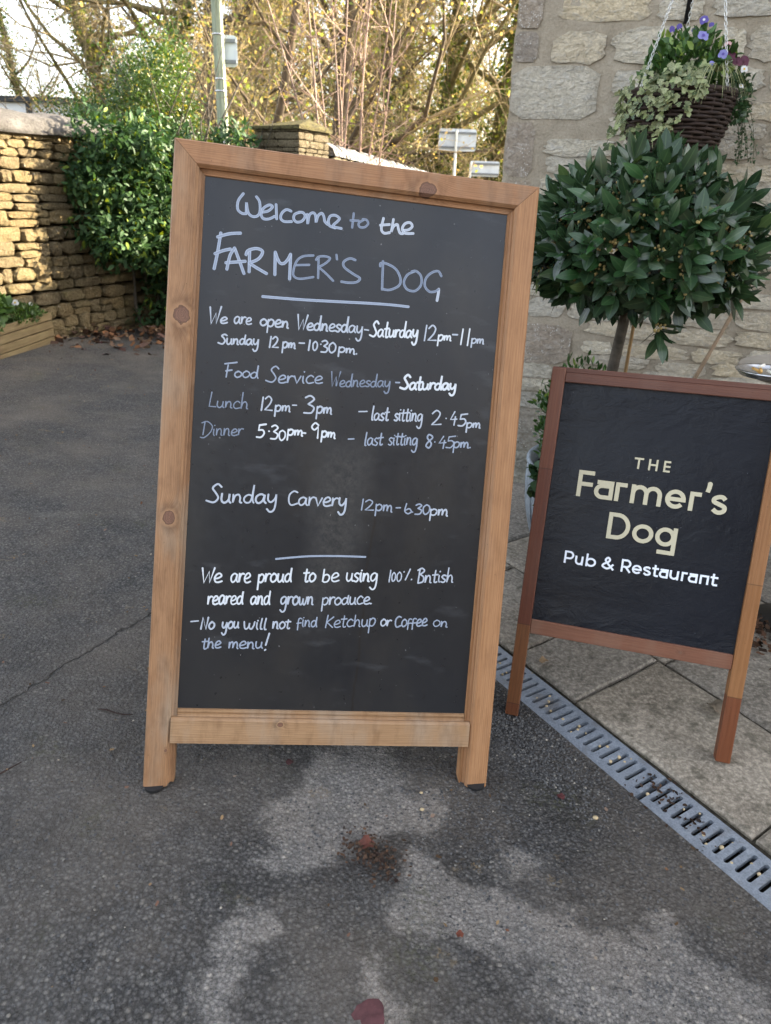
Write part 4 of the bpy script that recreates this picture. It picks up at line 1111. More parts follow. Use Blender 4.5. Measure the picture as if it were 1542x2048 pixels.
def pglyph_(rb, ch, x0, x1, b, xh, cap, w, y):
    h = w / 2; S = lambda p, cl=False: rb.add([(a * .001, c_ * .001) for a, c_ in p], w * .001, y, False, closed=cl)
    L, R_ = x0 + h, x1 - h; mx = (x0 + x1) / 2; r = (R_ - L) / 2; t_ = b + xh - h; bo = b + h
    if ch == 'F': S([(L, b), (L, b + cap)]); S([(L - h, b + cap - h), (x1, b + cap - h)]); S([(L, b + cap * .49), (x1 - w * .15, b + cap * .49)])
    elif ch == 'T': S([(mx, b), (mx, b + cap - h)]); S([(x0, b + cap - h), (x1, b + cap - h)])
    elif ch == 'H': S([(L, b), (L, b + cap)]); S([(R_, b), (R_, b + cap)]); S([(L, b + cap * .5), (R_, b + cap * .5)])
    elif ch == 'E':
        S([(L, b), (L, b + cap)]); [S([(L, zz), (x1, zz)]) for zz in (b + h, b + cap * .5, b + cap - h)]
    elif ch == 'a':
        S([(R_, b), (R_, b + xh)]); S([(x0 + (x1 - x0) * .12, t_), (x1, t_)]); q = xh * .335 - h * .3
        S([(R_, b + h + 2 * q)] + arc(L + q, b + h + q, q, q, 90, 270) + [(R_, b + h)])
    elif ch == 'r': S([(L, b), (L, b + xh)]); S([(L, t_), (x1, t_)])
    elif ch == 'n': S([(L, b), (L, t_), (R_, t_), (R_, b)])
    elif ch == 'u': S([(L, b + xh)] + arc(mx, bo + r, r, r, 180, 360) + [(R_, b + xh)]); S([(R_, b), (R_, b + xh)])
    elif ch == 'm':
        q = (R_ - L) / 4; S([(L, b), (L, b + xh)])
        S(arc(L + q, t_ - q, q, q, 180, 0) + [(L + 2 * q, b)]); S(arc(L + 3 * q, t_ - q, q, q, 180, 0) + [(R_, b)])
    elif ch == 'e':
        cz = (bo + t_) / 2; rz = (t_ - bo) / 2
        S([(L + .3, cz - .2), (R_, cz - .2)] + arc(mx, cz, r, rz, 8, 322, 26))
    elif ch == 'o': S(arc(mx, (bo + t_) / 2, r, (t_ - bo) / 2, 0, 360, 32), True)
    elif ch == 'g':
        S(arc(L + r - h * .3, (bo + t_) / 2, r - h * .3, (t_ - bo) / 2, 0, 360, 30), True)
        S([(R_, b + xh + 1), (R_, b - xh * .34 + h * .2), (x0 + (x1 - x0) * .17, b - xh * .34 + h * .2)])
    elif ch == 'D': S([(L, b + h), (L, b + cap - h)] + arc(x1 - h - (cap - w) * .47, b + cap / 2, (cap - w) * .47, cap / 2 - h, 90, -90, 18), True)
    elif ch == 's':
        k_ = xh / 47.
        p = [(R_ - .5, b + .77 * xh), (mx + r * .45, t_), (mx - r * .2, t_), (L + .5, b + xh * .78), (L + 1, b + xh * .62), (mx, b + xh * .52), (R_ - 1, b + xh * .40), (R_ - .3, b + xh * .22), (mx + r * .4, bo), (mx - r * .3, bo), (L, b + xh * .24)]
        S(smooth_pts(p, 4))
    elif ch == 'b': S([(L, b), (L, b + cap)]); S(arc(mx, (bo + t_) / 2, r, (t_ - bo) / 2, 0, 360, 26), True)
    elif ch == 't': S([(L + w * .7, b + xh * 1.3), (L + w * .7, b + h + 2)] + arc(L + w * .7 + 3, b + h + 3, 3, 3, 180, 270, 5) + [(x1, b + h)]); S([(x0 - w * .2, t_), (x1, t_)])
    elif ch == 'P' or ch == 'R':
        q = cap * .28 - h * .3; S([(L, b), (L, b + cap)])
        S([(L, b + cap - h)] + arc(x1 - h - q - (1 if ch == 'R' else 0), b + cap - h - q, q, q, 90, -90, 12) + [(L, b + cap - h - 2 * q)])
        if ch == 'R': S([(mx - 1, b + cap - h - 2 * q), (x1 - h * .8, b)])
    elif ch == '&':
        cx = mx - 2
        S(smooth_pts([(x1 - 1, b), (cx - 3, b + cap * .60), (cx - 4.5, b + cap * .78), (cx + .5, t0_ := b + cap - h), (cx + 5, b + cap * .78), (cx + 2, b + cap * .60), (L + 2.5, b + cap * .40), (L, b + cap * .22), (cx - 2, bo), (cx + 6, b + cap * .14), (x1 - 2.5, b + cap * .45)], 5))
    elif ch == "'": S([(x1 - h, b + cap * 1.06), (x1 - h - .5, b + cap * .92), (x0 + 1, b + cap * .75)]); rb.disc(((x1 - h) * .001, (b + cap * 1.05) * .001), w * .00056, y)
yy = .0036
for ch, a, b_ in (('T', 192.8, 214.6), ('H', 227, 248.7), ('E', 262, 277.6)): pglyph(m_gold, ch, a, b_, 421.3, 20, 27.6, 4.6, yy)
for ch, a, b_ in (('F', 66, 104.8), ('a', 108.2, 154.2), ('r', 158.5, 186.1), ('m', 196, 269), ('e', 277, 324.2), ('r', 332, 358.5), ("'", 369, 378), ('s', 382.3, 418)): pglyph(m_gold, ch, a, b_, 335.5, 47., 66.5, 10.2, yy)
for ch, a, b_ in (('D', 153.2, 207.2), ('o', 213.6, 263.7), ('g', 268.3, 318.5)): pglyph(m_gold, ch, a, b_, 239.6, 47.2, 67, 10.2, yy)
for ch, a, b_ in (('P', 59.8, 83.6), ('u', 87, 107.3), ('b', 113.6, 139.1), ('&', 153.4, 183.6), ('R', 200, 224.6), ('e', 226.5, 250), ('s', 252.8, 272), ('t', 275, 289.6), ('a', 290.8, 312.4), ('u', 315.4, 337), ('r', 343, 356.6), ('a', 358.6, 380.4), ('n', 385.2, 406.2), ('t', 410, 426.6)): pglyph(m_wht, ch, a, b_, 160.6, 23., 32.6, 4.9, yy)
tops = [SO + SR @ Vector((x, .048, .62)) for x in (-.016, PW + .016)]
bk = Vector((.2705, .9627, 0)); ft = []
for tp in tops:
    p = tp + bk * .30; u_, v_ = xy2uv(p.x, p.y); p.z = (pz(p.x, p.y) if v_ > 0 else gz(p.x, p.y)) + .003; ft.append(p)
    bar_between('rear_leg', tp, p, .032, .028, m_h_k, sign, SO, SR, SX)
for k, nm, h_ in ((.03, 'rear_rail', .03), (.78, 'rear_rail', .034)):
    a = tops[0].lerp(ft[0], k) + SX * .017; b = tops[1].lerp(ft[1], k) - SX * .017
    bar_between(nm, a, b, h_, .024, m_h_k, sign, SO, SR, (ft[0] - tops[0]))
a = tops[0].lerp(ft[0], .405) + SX * .017; b = tops[1].lerp(ft[1], .405) - SX * .017
bar_between('rear_panel', a, b, (ft[0] - tops[0]).length * .70, .006, m_iron, sign, SO, SR, (ft[0] - tops[0]))
def unit(a): return a / (np.linalg.norm(a, axis=-1, keepdims=True) + 1e-9)
def randdir(n): return unit(nr.normal(size=(n, 3)))
def grp(objs): return objs

# ---------------------------------------------------------------- zinc planter with clipped bay tree
t = NT('weathered_zinc', .55, .4)
f = t.noise(14., t.mapv(sc=(1, 1, .5)), det=7, rough=.65, dist=.5); f2 = t.noise(60., det=5)
c = t.ramp(f, [(.3, (.13, .16, .19)), (.5, (.24, .28, .32)), (.7, (.40, .45, .49))])
c = t.mix(.4, c, t.ramp(f2, [(.3, (.10, .12, .14)), (.7, (.42, .46, .50))]))
m_zinc = t.out(c, t.mr(f, .3, .7, .45, .75), t.bump(f2, .002, .5), Metallic=.25)
PC = Vector((.80, 2.36)); PCZ = pz(PC.x, PC.y)
pot = tag(empty('zinc_planter', (PC.x, PC.y, PCZ)), 'round weathered zinc planter standing behind the smaller pub sign', 'planter')
mb = MB(); prof = []
for k in range(13):
    q = k / 12; r = .225 + .085 * math.sin(q * 1.9) ; prof.append((r, q * .40))
prof = [(0, 0.0), (.225, 0)] + prof[1:] + [(prof[-1][0] + .008, .40), (prof[-1][0] + .010, .408), (prof[-1][0] + .002, .414), (prof[-1][0] - .006, .408), (prof[-1][0] - .01, .36)]
mb.lathe(prof, 48); mb.build('planter_body', m_zinc, pot, True)
for k in range(12):
    an = 2 * math.pi * k / 12 + .2; mb = MB()
    mb.tube([((.225 + .085 * math.sin(q * 1.9) + .001) * math.cos(an), (.225 + .085 * math.sin(q * 1.9) + .001) * math.sin(an), q * .4) for q in (0.02, .2, .4, .6, .8, .98)], .004, 5)
    mb.build('rib', m_zinc, pot, True)
m_soil = simple('potting_soil', (.028, .018, .012), .95, .1, sc=60, bumpd=.01)
mb = MB(); mb.lathe([(0, .375), (.15, .37), (.30, .36)], 24); mb.build('soil', m_soil, pot)

m_bark = simple('grey_bark', (.10, .085, .068), .85, .2, var=.4, sc=50, bumpd=.004)
m_bay = leafmat('bay_leaf', (.010, .034, .013), (.046, .108, .036), trans=.18, rough=.27, scale=20., edge=((.07, .13, .03), .04), spec=.55, back=1.6, mid=True)
m_bud = simple('bay_bud', (.34, .26, .10), .6, .3)
m_twg = simple('green_twig', (.05, .06, .025), .7, .3)
BCN = np.array([.703, 2.20, 1.088]); BRD = np.array([.248, .250, .196])
bay = tag(empty('bay_tree', (PC.x, PC.y, PCZ + .36)), 'clipped lollipop bay tree with dark glossy leaves and pale buds, growing from the zinc planter', 'bay tree')
bpy.context.view_layer.update()
mb = MB(); mb.tube([(PC.x - .10, PC.y - .03, PCZ + .36), (.685, 2.28, .55), (.693, 2.255, .74), (.700, 2.24, .90), (.712, 2.22, 1.04), (.72, 2.21, 1.15)], [.022, .019, .017, .016, .013, .007], 10)
for k in range(16):
    d = unit(nr.normal(size=3) * [1, 1, .8] + [0, 0, .3]); e = BCN + d * BRD * .8; s_ = np.array([.708, 2.225, rng.uniform(.92, 1.12)])
    mb.tube([s_, s_ * .5 + e * .5 + [0, 0, .02], e], [.008, .005, .002], 5)
under(mb.build('trunk', m_bark, None, True), bay)
n = 480
D = randdir(n * 3); D = D[(D[:, 2] > -.80)][:n]; n = len(D)
shell = 1 + nr.normal(size=n) * .06
P = BCN + D * BRD * shell[:, None]
P[:, 2] += np.where(D[:, 2] < -.35, .035, 0)
extra_p = np.array([[.722, 2.02, .905], [.726, 2.03, .915]]); P[:2] = extra_p; D[:2] = unit(np.array([[.1, -.7, -.75], [.1, -.7, -.5]]))
LP = []; LD = []; LN = []; LS = []; LK = []; budp = []
for i in range(n):
    d = unit(D[i] + np.array([0, 0, .25]) if i > 1 else D[i]); a = np.cross(d, [0.3, 0.1, 1]); a = unit(a); b = np.cross(d, a)
    m = rng.randint(5, 8); ph = rng.random() * 6.28
    for k in range(m):
        an = ph + k * 2.4; op = rng.uniform(.75, 1.35) if k > 1 else rng.uniform(.25, .6)
        ld = unit(d * math.cos(op) + (a * math.cos(an) + b * math.sin(an)) * math.sin(op) + np.array([0, 0, -.05]))
        LP.append(P[i] + d * .006 * (m - k)); LD.append(ld); LN.append(unit(d + nr.normal(size=3) * .30)); LS.append(rng.uniform(.45, 1.15)); LK.append(rng.randint(0, 2))
    if rng.random() < .75:
        for _ in range(rng.randint(4, 9)): budp.append(P[i] + d * rng.uniform(-.01, .018) + nr.normal(size=3) * .008 + (np.array([.45, 0, 1.2]) - P[i]) * .012)
# inner leaves
ni = 420; Di = randdir(ni); Pi = BCN + Di * BRD * nr.uniform(.45, .9, size=(ni, 1)); 
for i in range(ni):
    LP.append(Pi[i]); LD.append(unit(Di[i] + nr.normal(size=3) * .7)); LN.append(unit(nr.normal(size=3) + [0, 0, 1])); LS.append(rng.uniform(.6, 1.)); LK.append(rng.randint(0, 2))
LP, LD, LN, LS, LK = map(np.array, (LP, LD, LN, LS, LK))
geos = [leaf_geo(.074, .031, 5, .10, dr, .45) for dr in (.10, .28, -.08)]
M = frames(LP, LD, LN, LS)
camd = np.linalg.norm(LP - np.array([.45, .0, 1.2]), axis=1) - .3 * np.abs(LD[:, 0])
order = np.argsort(camd); near = order[:300]; rest = order[300:]
lm = [addmid(mkmesh('leaf', g_[0], g_[1], m_bay, True)) for g_ in geos]
binv = bay.matrix_world.inverted()
for i in near:
    link('leaf', lm[LK[i]], bay, None, binv @ Matrix(M[i].tolist()))
Vs = []; Fs = []; off = 0
for k in range(3):
    V, F = scatter(geos[k][0], geos[k][1], M[rest[LK[rest] == k]]); Vs.append(V); Fs.append(F + off); off += len(V)
o = fastobj('foliage', np.concatenate(Vs), np.concatenate(Fs), m_bay, None, True); addmid(o.data); under(o, bay); tag(o, kind='stuff')
def blob(r, n=5, m=4):
    v = [(0, 0, r)] + [(r * math.sin(math.pi * j / m) * math.cos(6.2832 * k / n), r * math.sin(math.pi * j / m) * math.sin(6.2832 * k / n), r * math.cos(math.pi * j / m)) for j in range(1, m) for k in range(n)] + [(0, 0, -r)]
    f = []
    for k in range(n): f.append((0, 1 + k, 1 + (k + 1) % n, 0)); f.append((len(v) - 1, 1 + (m - 2) * n + (k + 1) % n, 1 + (m - 2) * n + k, len(v) - 1))
    for j in range(m - 2):
        for k in range(n): f.append((1 + j * n + k, 1 + (j + 1) * n + k, 1 + (j + 1) * n + (k + 1) % n, 1 + j * n + (k + 1) % n))
    return v, f
def blobs(name, P, r, mat, parent, kind='stuff'):
    r = np.broadcast_to(np.asarray(r, float), (len(P),)); v = np.array(blob(1.)[0]); tri = []
    for q in blob(1.)[1]:
        q = [q[i] for i in range(4)]
        if q[0] == q[3]: tri.append(q[:3])
        else: tri += [[q[0], q[1], q[2]], [q[0], q[2], q[3]]]
    M = np.zeros((len(P), 4, 4)); 
    for i in range(3): M[:, i, i] = r
    M[:, :3, 3] = P; M[:, 3, 3] = 1
    V, F = scatter(v, np.array(tri), M); o = fastobj(name, V, F, mat, None, True)
    if parent: under(o, parent)
    if kind: tag(o, kind=kind)
    return o
blobs('buds', np.array(budp), nr.uniform(.0030, .0050, len(budp)), m_bud, bay)
# canes
m_cane = simple('bamboo_cane', (.38, .24, .11), .6, .3, var=.2, sc=40)
mb = MB(); mb.tube([(PC.x - .055, PC.y - .02, PCZ + .37), (.742, 2.28, .70), (.738, 2.26, .95), (.735, 2.25, 1.05)], .0055, 8)
tag(mb.build('bamboo_cane', m_cane, None, True), 'upright bamboo cane beside the bay trunk', 'cane')
mb = MB(); a = Vector((1.235, 2.62, .985)); b = Vector((.93, 2.33, .55)); 
mb.tube([a.lerp(b, k / 8) for k in range(9)], [.0065 + (.0012 if k in (2, 5) else 0) for k in range(9)], 8)
tag(mb.build('bamboo_cane', simple('dull_cane', (.22, .15, .09), .6, .3, var=.2, sc=40), None, True), 'slanting brown bamboo cane leaning up behind the smaller sign', 'cane')

# plants spilling over the left of the zinc planter
m_heb = leafmat('shrub_leaf', (.018, .045, .014), (.075, .16, .04), trans=.25, rough=.4, scale=30., edge=((.20, .30, .07), .12))
m_ivyg = leafmat('ivy_green', (.02, .05, .022), (.06, .12, .045), trans=.2, rough=.4, scale=30.)
m_gras = leafmat('striped_grass', (.16, .20, .08), (.42, .42, .22), trans=.25, rough=.5, scale=40.)
def bush(name, label, cat, centre, radii, count, L, W, mat, up=.5, seg=3, stems=True, group=None, inner=.35, stemmat=None, geo=None, drop=0., kindname='foliage'):
    root = tag(empty(name, (centre[0], centre[1], centre[2] - radii[2])), label, cat, group)
    bpy.context.view_layer.update()
    d = randdir(count); r = nr.uniform(inner, 1.05, size=(count, 1)) ** .6
    nz = np.array([mn.noise(Vector((x * 2.2 + centre[0] * 3, y * 2.2, z * 2.2))) for x, y, z in d.tolist()])[:, None]
    P = np.array(centre) + d * np.array(radii) * r * (1 + .30 * nz)
    D = unit(d * .6 + nr.normal(size=(count, 3)) * .6 + [0, 0, up]); N = unit(nr.normal(size=(count, 3)) * .6 + d * .5 + [0, 0, .8])
    lv, lf = geo or leaf_geo(L, W, seg, .18, .2)
    V, F = scatter(lv, lf, frames(P, D, N, nr.uniform(.6, 1.15, count)))
    o = fastobj(kindname, V, F, mat, None, True); under(o, root); tag(o, kind='stuff')
    if stems:
        mb = MB()
        for k in range(9):
            e = np.array(centre) + randdir(1)[0] * np.array(radii) * .7; e[2] = max(e[2], centre[2])
            s_ = np.array([centre[0] + rng.uniform(-.2, .2) * radii[0], centre[1] + rng.uniform(-.2, .2) * radii[1], centre[2] - radii[2]])
            q = max(.003, .012 * radii[2])
            mb.tube([s_, s_ * .5 + e * .5 + nr.normal(size=3) * radii * np.array(.08), e], [q, q * .7, q * .3], 5)
        under(mb.build('stems', stemmat or m_bark, None, True), root)
    return root
bush('box_shrub', 'small bright green evergreen shrub in the left side of the zinc planter', 'shrub', (.60, 2.26, PCZ + .60), (.13, .12, .17), 1500, .028, .011, m_heb, up=.8)
bush('ivy_plant', 'low ivy trailing over the left rim of the zinc planter', 'ivy', (.555, 2.16, PCZ + .42), (.09, .08, .10), 420, .034, .03, m_ivyg, up=-.1)
bush('filler_plant', 'low mixed green plants hidden behind the smaller sign in the zinc planter', 'plant', (.86, 2.36, PCZ + .47), (.18, .18, .09), 900, .03, .018, m_heb, up=.7)
def blades(name, label, cat, c, n, L, mat, drx=(0, -1), group=None, w=.003):
    root = tag(empty(name, c), label, cat, group); mb = MB()
    for k in range(n):
        an = rng.uniform(0, 6.28); d = Vector((math.cos(an) + drx[0] * .8, math.sin(an) + drx[1] * .8, 0)); d.normalize()
        l = L * rng.uniform(.6, 1.1); sd_ = Vector((-d.y, d.x, 0)) * w * .5; V = []
        for i in range(6):
            q = i / 5; p = d * (l * (q * .7)) + Vector((0, 0, l * (.75 * q - 1.25 * q * q)))
            ww = sd_ * (1 - q * .85); V += [p - ww, p + ww]
        mb.add(V, [(2 * i, 2 * i + 1, 2 * i + 3, 2 * i + 2) for i in range(5)])
    o = mb.build('blades', mat, root, True); tag(o, kind='stuff'); return root
blades('grass_tuft', 'pale striped grass tuft hanging over the zinc planter rim', 'grass', (.62, 2.14, PCZ + .47), 90, .17, m_gras, (-.3, -.8))

# ---------------------------------------------------------------- ashtray on side table
tb = tag(empty('side_table', (1.34, 2.06, pz(1.34, 2.06))), 'small round iron side table behind the smaller sign', 'table')
zt = .785 - pz(1.34, 2.06)
mb = MB(); mb.lathe([(0, zt - .012), (.318, zt - .012), (.322, zt - .006), (.318, zt), (0, zt)], 32); mb.build('table_top', simple('grey_table_wood', (.34, .30, .25), .7, .3, sc=20), tb)
mb = MB(); mb.tube([(0, 0, .02), (0, 0, zt - .012)], .016, 12); mb.build('column', m_iron, tb, True)
mb = MB(); mb.lathe([(0, 0.0), (.10, 0.0), (.10, .01), (.03, .03), (0, .03)], 24); mb.build('base', m_iron, tb)
m_steel = simple('brushed_steel', (.55, .55, .56), .25, .5, .9, var=.1)
ash = tag(empty('ashtray', (1.045, 2.0, .786)), 'round metal ashtray holding cigarette ends, just above the smaller sign', 'ashtray')
mb = MB(); mb.lathe([(0, .001), (.072, .001), (.080, .010), (.084, .012), (.086, .016), (.083, .019), (.078, .016), (.072, .006), (0, .005)], 36); mb.build('dish', m_steel, ash, True)
m_but = simple('cigarette_filter', (.62, .36, .12), .8, .2, var=.2); m_butw = simple('cigarette_paper', (.78, .74, .66), .8, .2)
for k in range(11):
    an = rng.uniform(0, 3.14); x, y = rng.uniform(-.045, .04), rng.uniform(-.04, .04); l = .012; z = .010 + rng.random() * .010
    mb = MB(); mb.tube([(x - l * math.cos(an), y - l * math.sin(an), z), (x + l * math.cos(an), y + l * math.sin(an), z + .004)], .004, 6)
    o = mb.build('cigarette_end', m_but if k % 3 else m_butw, None, True); o.location = (1.045, 2.0, .786)
    tag(o, 'stubbed out cigarette end lying in the metal ashtray', 'cigarette end', 'cigarette ends in the ashtray')

# ---------------------------------------------------------------- hanging basket
BC = Vector((.94, 2.80, 1.555))
bas = tag(empty('hanging_basket', BC), 'dark wicker hanging basket on chains against the pub wall', 'hanging basket')
t = NT('wicker', .7, .3)
f = t.noise(30., t.mapv(sc=(1, 1, 4)), det=4)
m_wick = t.out(t.ramp(f, [(.3, (.014, .009, .008)), (.6, (.040, .024, .018)), (.8, (.09, .06, .042))]), None, t.bump(f, .002))
def brad(z): q = min(1, max(0, -z / .20)); return .172 * math.sqrt(max(0, 1 - (q * .80) ** 2.2))
for r_ in range(17):
    z = -.004 - r_ * .0118; R0 = brad(z); mb = MB(); pts = []; N = 96
    for k in range(N + 1):
        an = 2 * math.pi * k / N; w_ = math.sin(an * 12 + math.pi * r_) * .0045
        pts.append(((R0 + w_) * math.cos(an), (R0 + w_) * math.sin(an), z + .0012 * math.sin(an * 5 + r_)))
    mb.tube(pts, .0056, 5, False); mb.build('weave_strand', m_wick, bas, True)
for k in range(24):
    an = 2 * math.pi * k / 24 + .06; mb = MB()
    mb.tube([((brad(z)) * math.cos(an), (brad(z)) * math.sin(an), z) for z in (.004, -.04, -.08, -.12, -.16, -.197)], .0042, 5); mb.build('stake', m_wick, bas, True)
mb = MB(); mb.tube([(.172 * math.cos(a_ * .2618), .172 * math.sin(a_ * .2618), .004) for a_ in range(25)], .009, 6, False); mb.build('rim', m_wick, bas, True)
mb = MB(); mb.lathe([(.163, .0), (.155, -.06), (.13, -.13), (.085, -.185), (0, -.196)], 24); mb.build('liner', m_dark, bas, True)
mb = MB(); mb.lathe([(0, -.012), (.163, -.015)], 20); mb.build('soil', m_soil, bas)
m_chain = simple('zinc_chain', (.62, .62, .60), .35, .5, .8)
HK = Vector((.005, .0, .62))
def link_mesh():
    mb = MB(); pts = []
    for k in range(12):
        an = 2 * math.pi * k / 12; pts.append((.0042 * math.cos(an), 0, .0085 * math.sin(an)))
    pts.append(pts[0]); mb.tube(pts, .0013, 4, False); return mb
lkm = mkmesh('chain_link', link_mesh().v, link_mesh().f, m_chain, True)
for an in (203, 305, 80):
    a = Vector((.17 * math.cos(rad(an)), .17 * math.sin(rad(an)), .008)); d = (HK - a); nl = int(d.length / .0135)
    q0 = d.to_track_quat('Z', 'Y')
    for k in range(nl):
        m4 = (Matrix.Translation(a + d * ((k + .5) / nl)) @ q0.to_matrix().to_4x4() @ Matrix.Rotation(math.pi / 2 * (k % 2), 4, 'Z'))
        link('chain_link', lkm, bas, None, m4)
# bracket
br = tag(empty('wall_bracket', (BC.x + .005, BC.y, BC.z + .62)), 'black iron hanging basket bracket fixed to the pub wall', 'bracket')
dW = Vector((.2588, .9659, 0)); wl = .30
mb = MB(); mb.tube([Vector((0, 0, .012)) - dW * .03, Vector((0, 0, .012)), Vector((0, 0, .012)) + dW * wl], .007, 8); mb.build('arm', m_iron, br, True)
mb = MB(); p_ = dW * (wl - .006); mb.tube([p_ + Vector((-.012, 0, .08)), p_ + Vector((-.012, 0, -.36))], .012, 4); mb.build('back_bar', m_iron, br, True)
# ivy: lobed leaves, cream-edged
def ivy_geo(s):
    o = [(0, 0), (.25, .42), (.42, .40), (.50, .22), (.74, .26), (1, 0), (.74, -.26), (.50, -.22), (.42, -.40), (.25, -.42)]
    v = [(x * s, y * s, .06 * s * math.cos(x * 3) + .12 * s * abs(y)) for x, y in o] + [(.45 * s, 0, -.02 * s)]
    return v, [(10, i, (i + 1) % 10) for i in range(10)]
t = NT('variegated_ivy', .45, .4)
geo_ = t.n('ShaderNodeNewGeometry'); ri_ = t.math('ADD', geo_.outputs['Random Per Island'], t.rnd()); ri_ = t.math('FRACT', ri_)
f = t.noise(70., det=3)
cream = t.ramp(ri_, [(0, (.36, .36, .17)), (.5, (.50, .49, .28)), (1, (.26, .32, .13))])
grn = t.ramp(ri_, [(0, (.025, .06, .025)), (1, (.07, .13, .05))])
c = t.mix(t.math('MULTIPLY', t.mr(t.math('ADD', f, t.math('MULTIPLY', ri_, .22)), .54, .66), 1.), grn, cream)
m_ivyv = leafmat('tmp', (0, 0, 0), (0, 0, 0)); bpy.data.materials.remove(m_ivyv)
t.out(c); tr = t.n('ShaderNodeBsdfTranslucent'); t.put(tr.inputs[0], c); mx = t.n('ShaderNodeMixShader'); mx.inputs[0].default_value = .25
t.t.links.new(t.b.outputs[0], mx.inputs[1]); t.t.links.new(tr.outputs[0], mx.inputs[2]); t.t.links.new(mx.outputs[0], t.t.nodes['Material Output'].inputs[0]); m_ivyv = t.m
ivy = tag(empty('ivy_plant', BC + Vector((-.08, -.05, 0))), 'cream and green variegated ivy spilling from the left of the hanging basket', 'ivy')
iv = [mkmesh('leaf', *ivy_geo(1.), m_ivyv, False)]
bpy.context.view_layer.update(); ii = ivy.matrix_world.inverted()
def ivyleaf(p, outd, s):
    N = unit(np.array(outd) * .8 + nr.normal(size=3) * .4 + [0, -.15, .4]); D = unit(np.array([rng.uniform(-1, 1), rng.uniform(-.6, .3), -rng.uniform(.2, 1.2)]) + np.array(outd) * .3)
    M = frames(np.array([p]), np.array([D]), np.array([N]), [s])[0]; link('leaf', iv[0], ivy, None, ii @ Matrix(M.tolist()))
cb = np.array(BC)
for k in range(400):
    an = rad(rng.uniform(150, 276)); hgt = rng.uniform(-.13, .085); w = 1 - .5 * max(0, (math.degrees(an) - 250) / 42)
    if hgt < -.03 and math.degrees(an) > 268 + hgt * 120: hgt = rng.uniform(-.02, .07)
    R0 = .185 - .02 * max(0, hgt) / .08 + .012 * rng.random() - (.05 if hgt < -.08 else 0) * .6
    if hgt > .03: R0 = rng.uniform(.08, .17)
    p = cb + [math.cos(an) * R0, math.sin(an) * R0, hgt]; ivyleaf(p, [math.cos(an), math.sin(an), .3], rng.uniform(.017, .031))
def trail(p0, pts, n, sz):
    for k in range(n):
        q = k / n * (len(pts) - 1); i = int(q); a, b = np.array(pts[i]), np.array(pts[min(i + 1, len(pts) - 1)]); p = a + (b - a) * (q - i) + nr.normal(size=3) * .008
        ivyleaf(p0 + p, [-.3, -.6, .3], rng.uniform(.6, 1) * sz)
trail(cb, [(-.17, -.05, -.02), (-.20, -.06, -.07), (-.225, -.06, -.12), (-.245, -.06, -.17)], 26, .03)
trail(cb, [(-.10, -.15, -.06), (-.10, -.16, -.10), (-.11, -.15, -.15)], 14, .028)
mb = MB()
mb.tube([BC + Vector(q) for q in ((-.15, -.05, .01), (-.20, -.055, -.07), (-.225, -.055, -.12), (-.247, -.055, -.175))], .0012, 4)
under(mb.build('stem', m_twg, None), ivy)
tr2 = tag(empty('trailing_plant', BC + Vector((.16, -.04, 0))), 'thin wiry trailing stems hanging from the right of the basket', 'plant'); bpy.context.view_layer.update()
mb = MB(); lp = []
for k in range(9):
    a = BC + Vector((.15 + .03 * rng.random(), -.06 + .06 * rng.random(), 0)); pts = [a]; d = Vector((.5, rng.uniform(-.3, .3), -.1))
    for j in range(7):
        d += Vector((rng.uniform(-.15, .1), rng.uniform(-.1, .1), -.22)); a = a + d.normalized() * .032; pts.append(a); lp += [tuple(a + Vector((rng.uniform(-.01, .01),) * 3)) for _ in range(4)]
    mb.tube(pts, .0009, 4)
under(mb.build('stems', m_twg, None), tr2)
lp = np.array(lp); V, F = scatter(*leaf_geo(.012, .008, 2), frames(lp, randdir(len(lp)), randdir(len(lp)), nr.uniform(.6, 1.2, len(lp))))
o = fastobj('foliage', V, F, m_ivyg, None); under(o, tr2); tag(o, kind='stuff')
bush('pansy_foliage', 'green leaf mound in the top of the hanging basket', 'plant', (BC.x + .015, BC.y, BC.z + .085), (.135, .12, .095), 850, .035, .02, m_heb, up=.7, stems=False)
bush('pansy_foliage', 'small dark leaf cluster at the right side of the hanging basket', 'plant', (BC.x + .165, BC.y - .03, BC.z - .01), (.06, .06, .085), 420, .024, .014, m_ivyg, up=.2, stems=False)
blades('grass_tuft', 'cream and green sedge arching over the front of the hanging basket', 'grass', (BC.x + .06, BC.y - .13, BC.z + .05), 46, .19, m_gras, (0, -.7), w=.0032)
def petalmat(nm, c0, c1): return leafmat(nm, c0, c1, trans=.2, rough=.6, scale=60.)
m_pur = petalmat('violet_petal', (.07, .05, .25), (.15, .11, .38)); m_lil = petalmat('lilac_petal', (.17, .16, .42), (.28, .27, .55))
m_wpt = petalmat('white_petal', (.6, .6, .62), (.75, .75, .75)); m_mar = petalmat('maroon_petal', (.07, .012, .035), (.13, .03, .06)); m_pnk = petalmat('pink_petal', (.55, .32, .33), (.7, .45, .42)); m_yel = simple('flower_eye', (.7, .45, .03), .6)
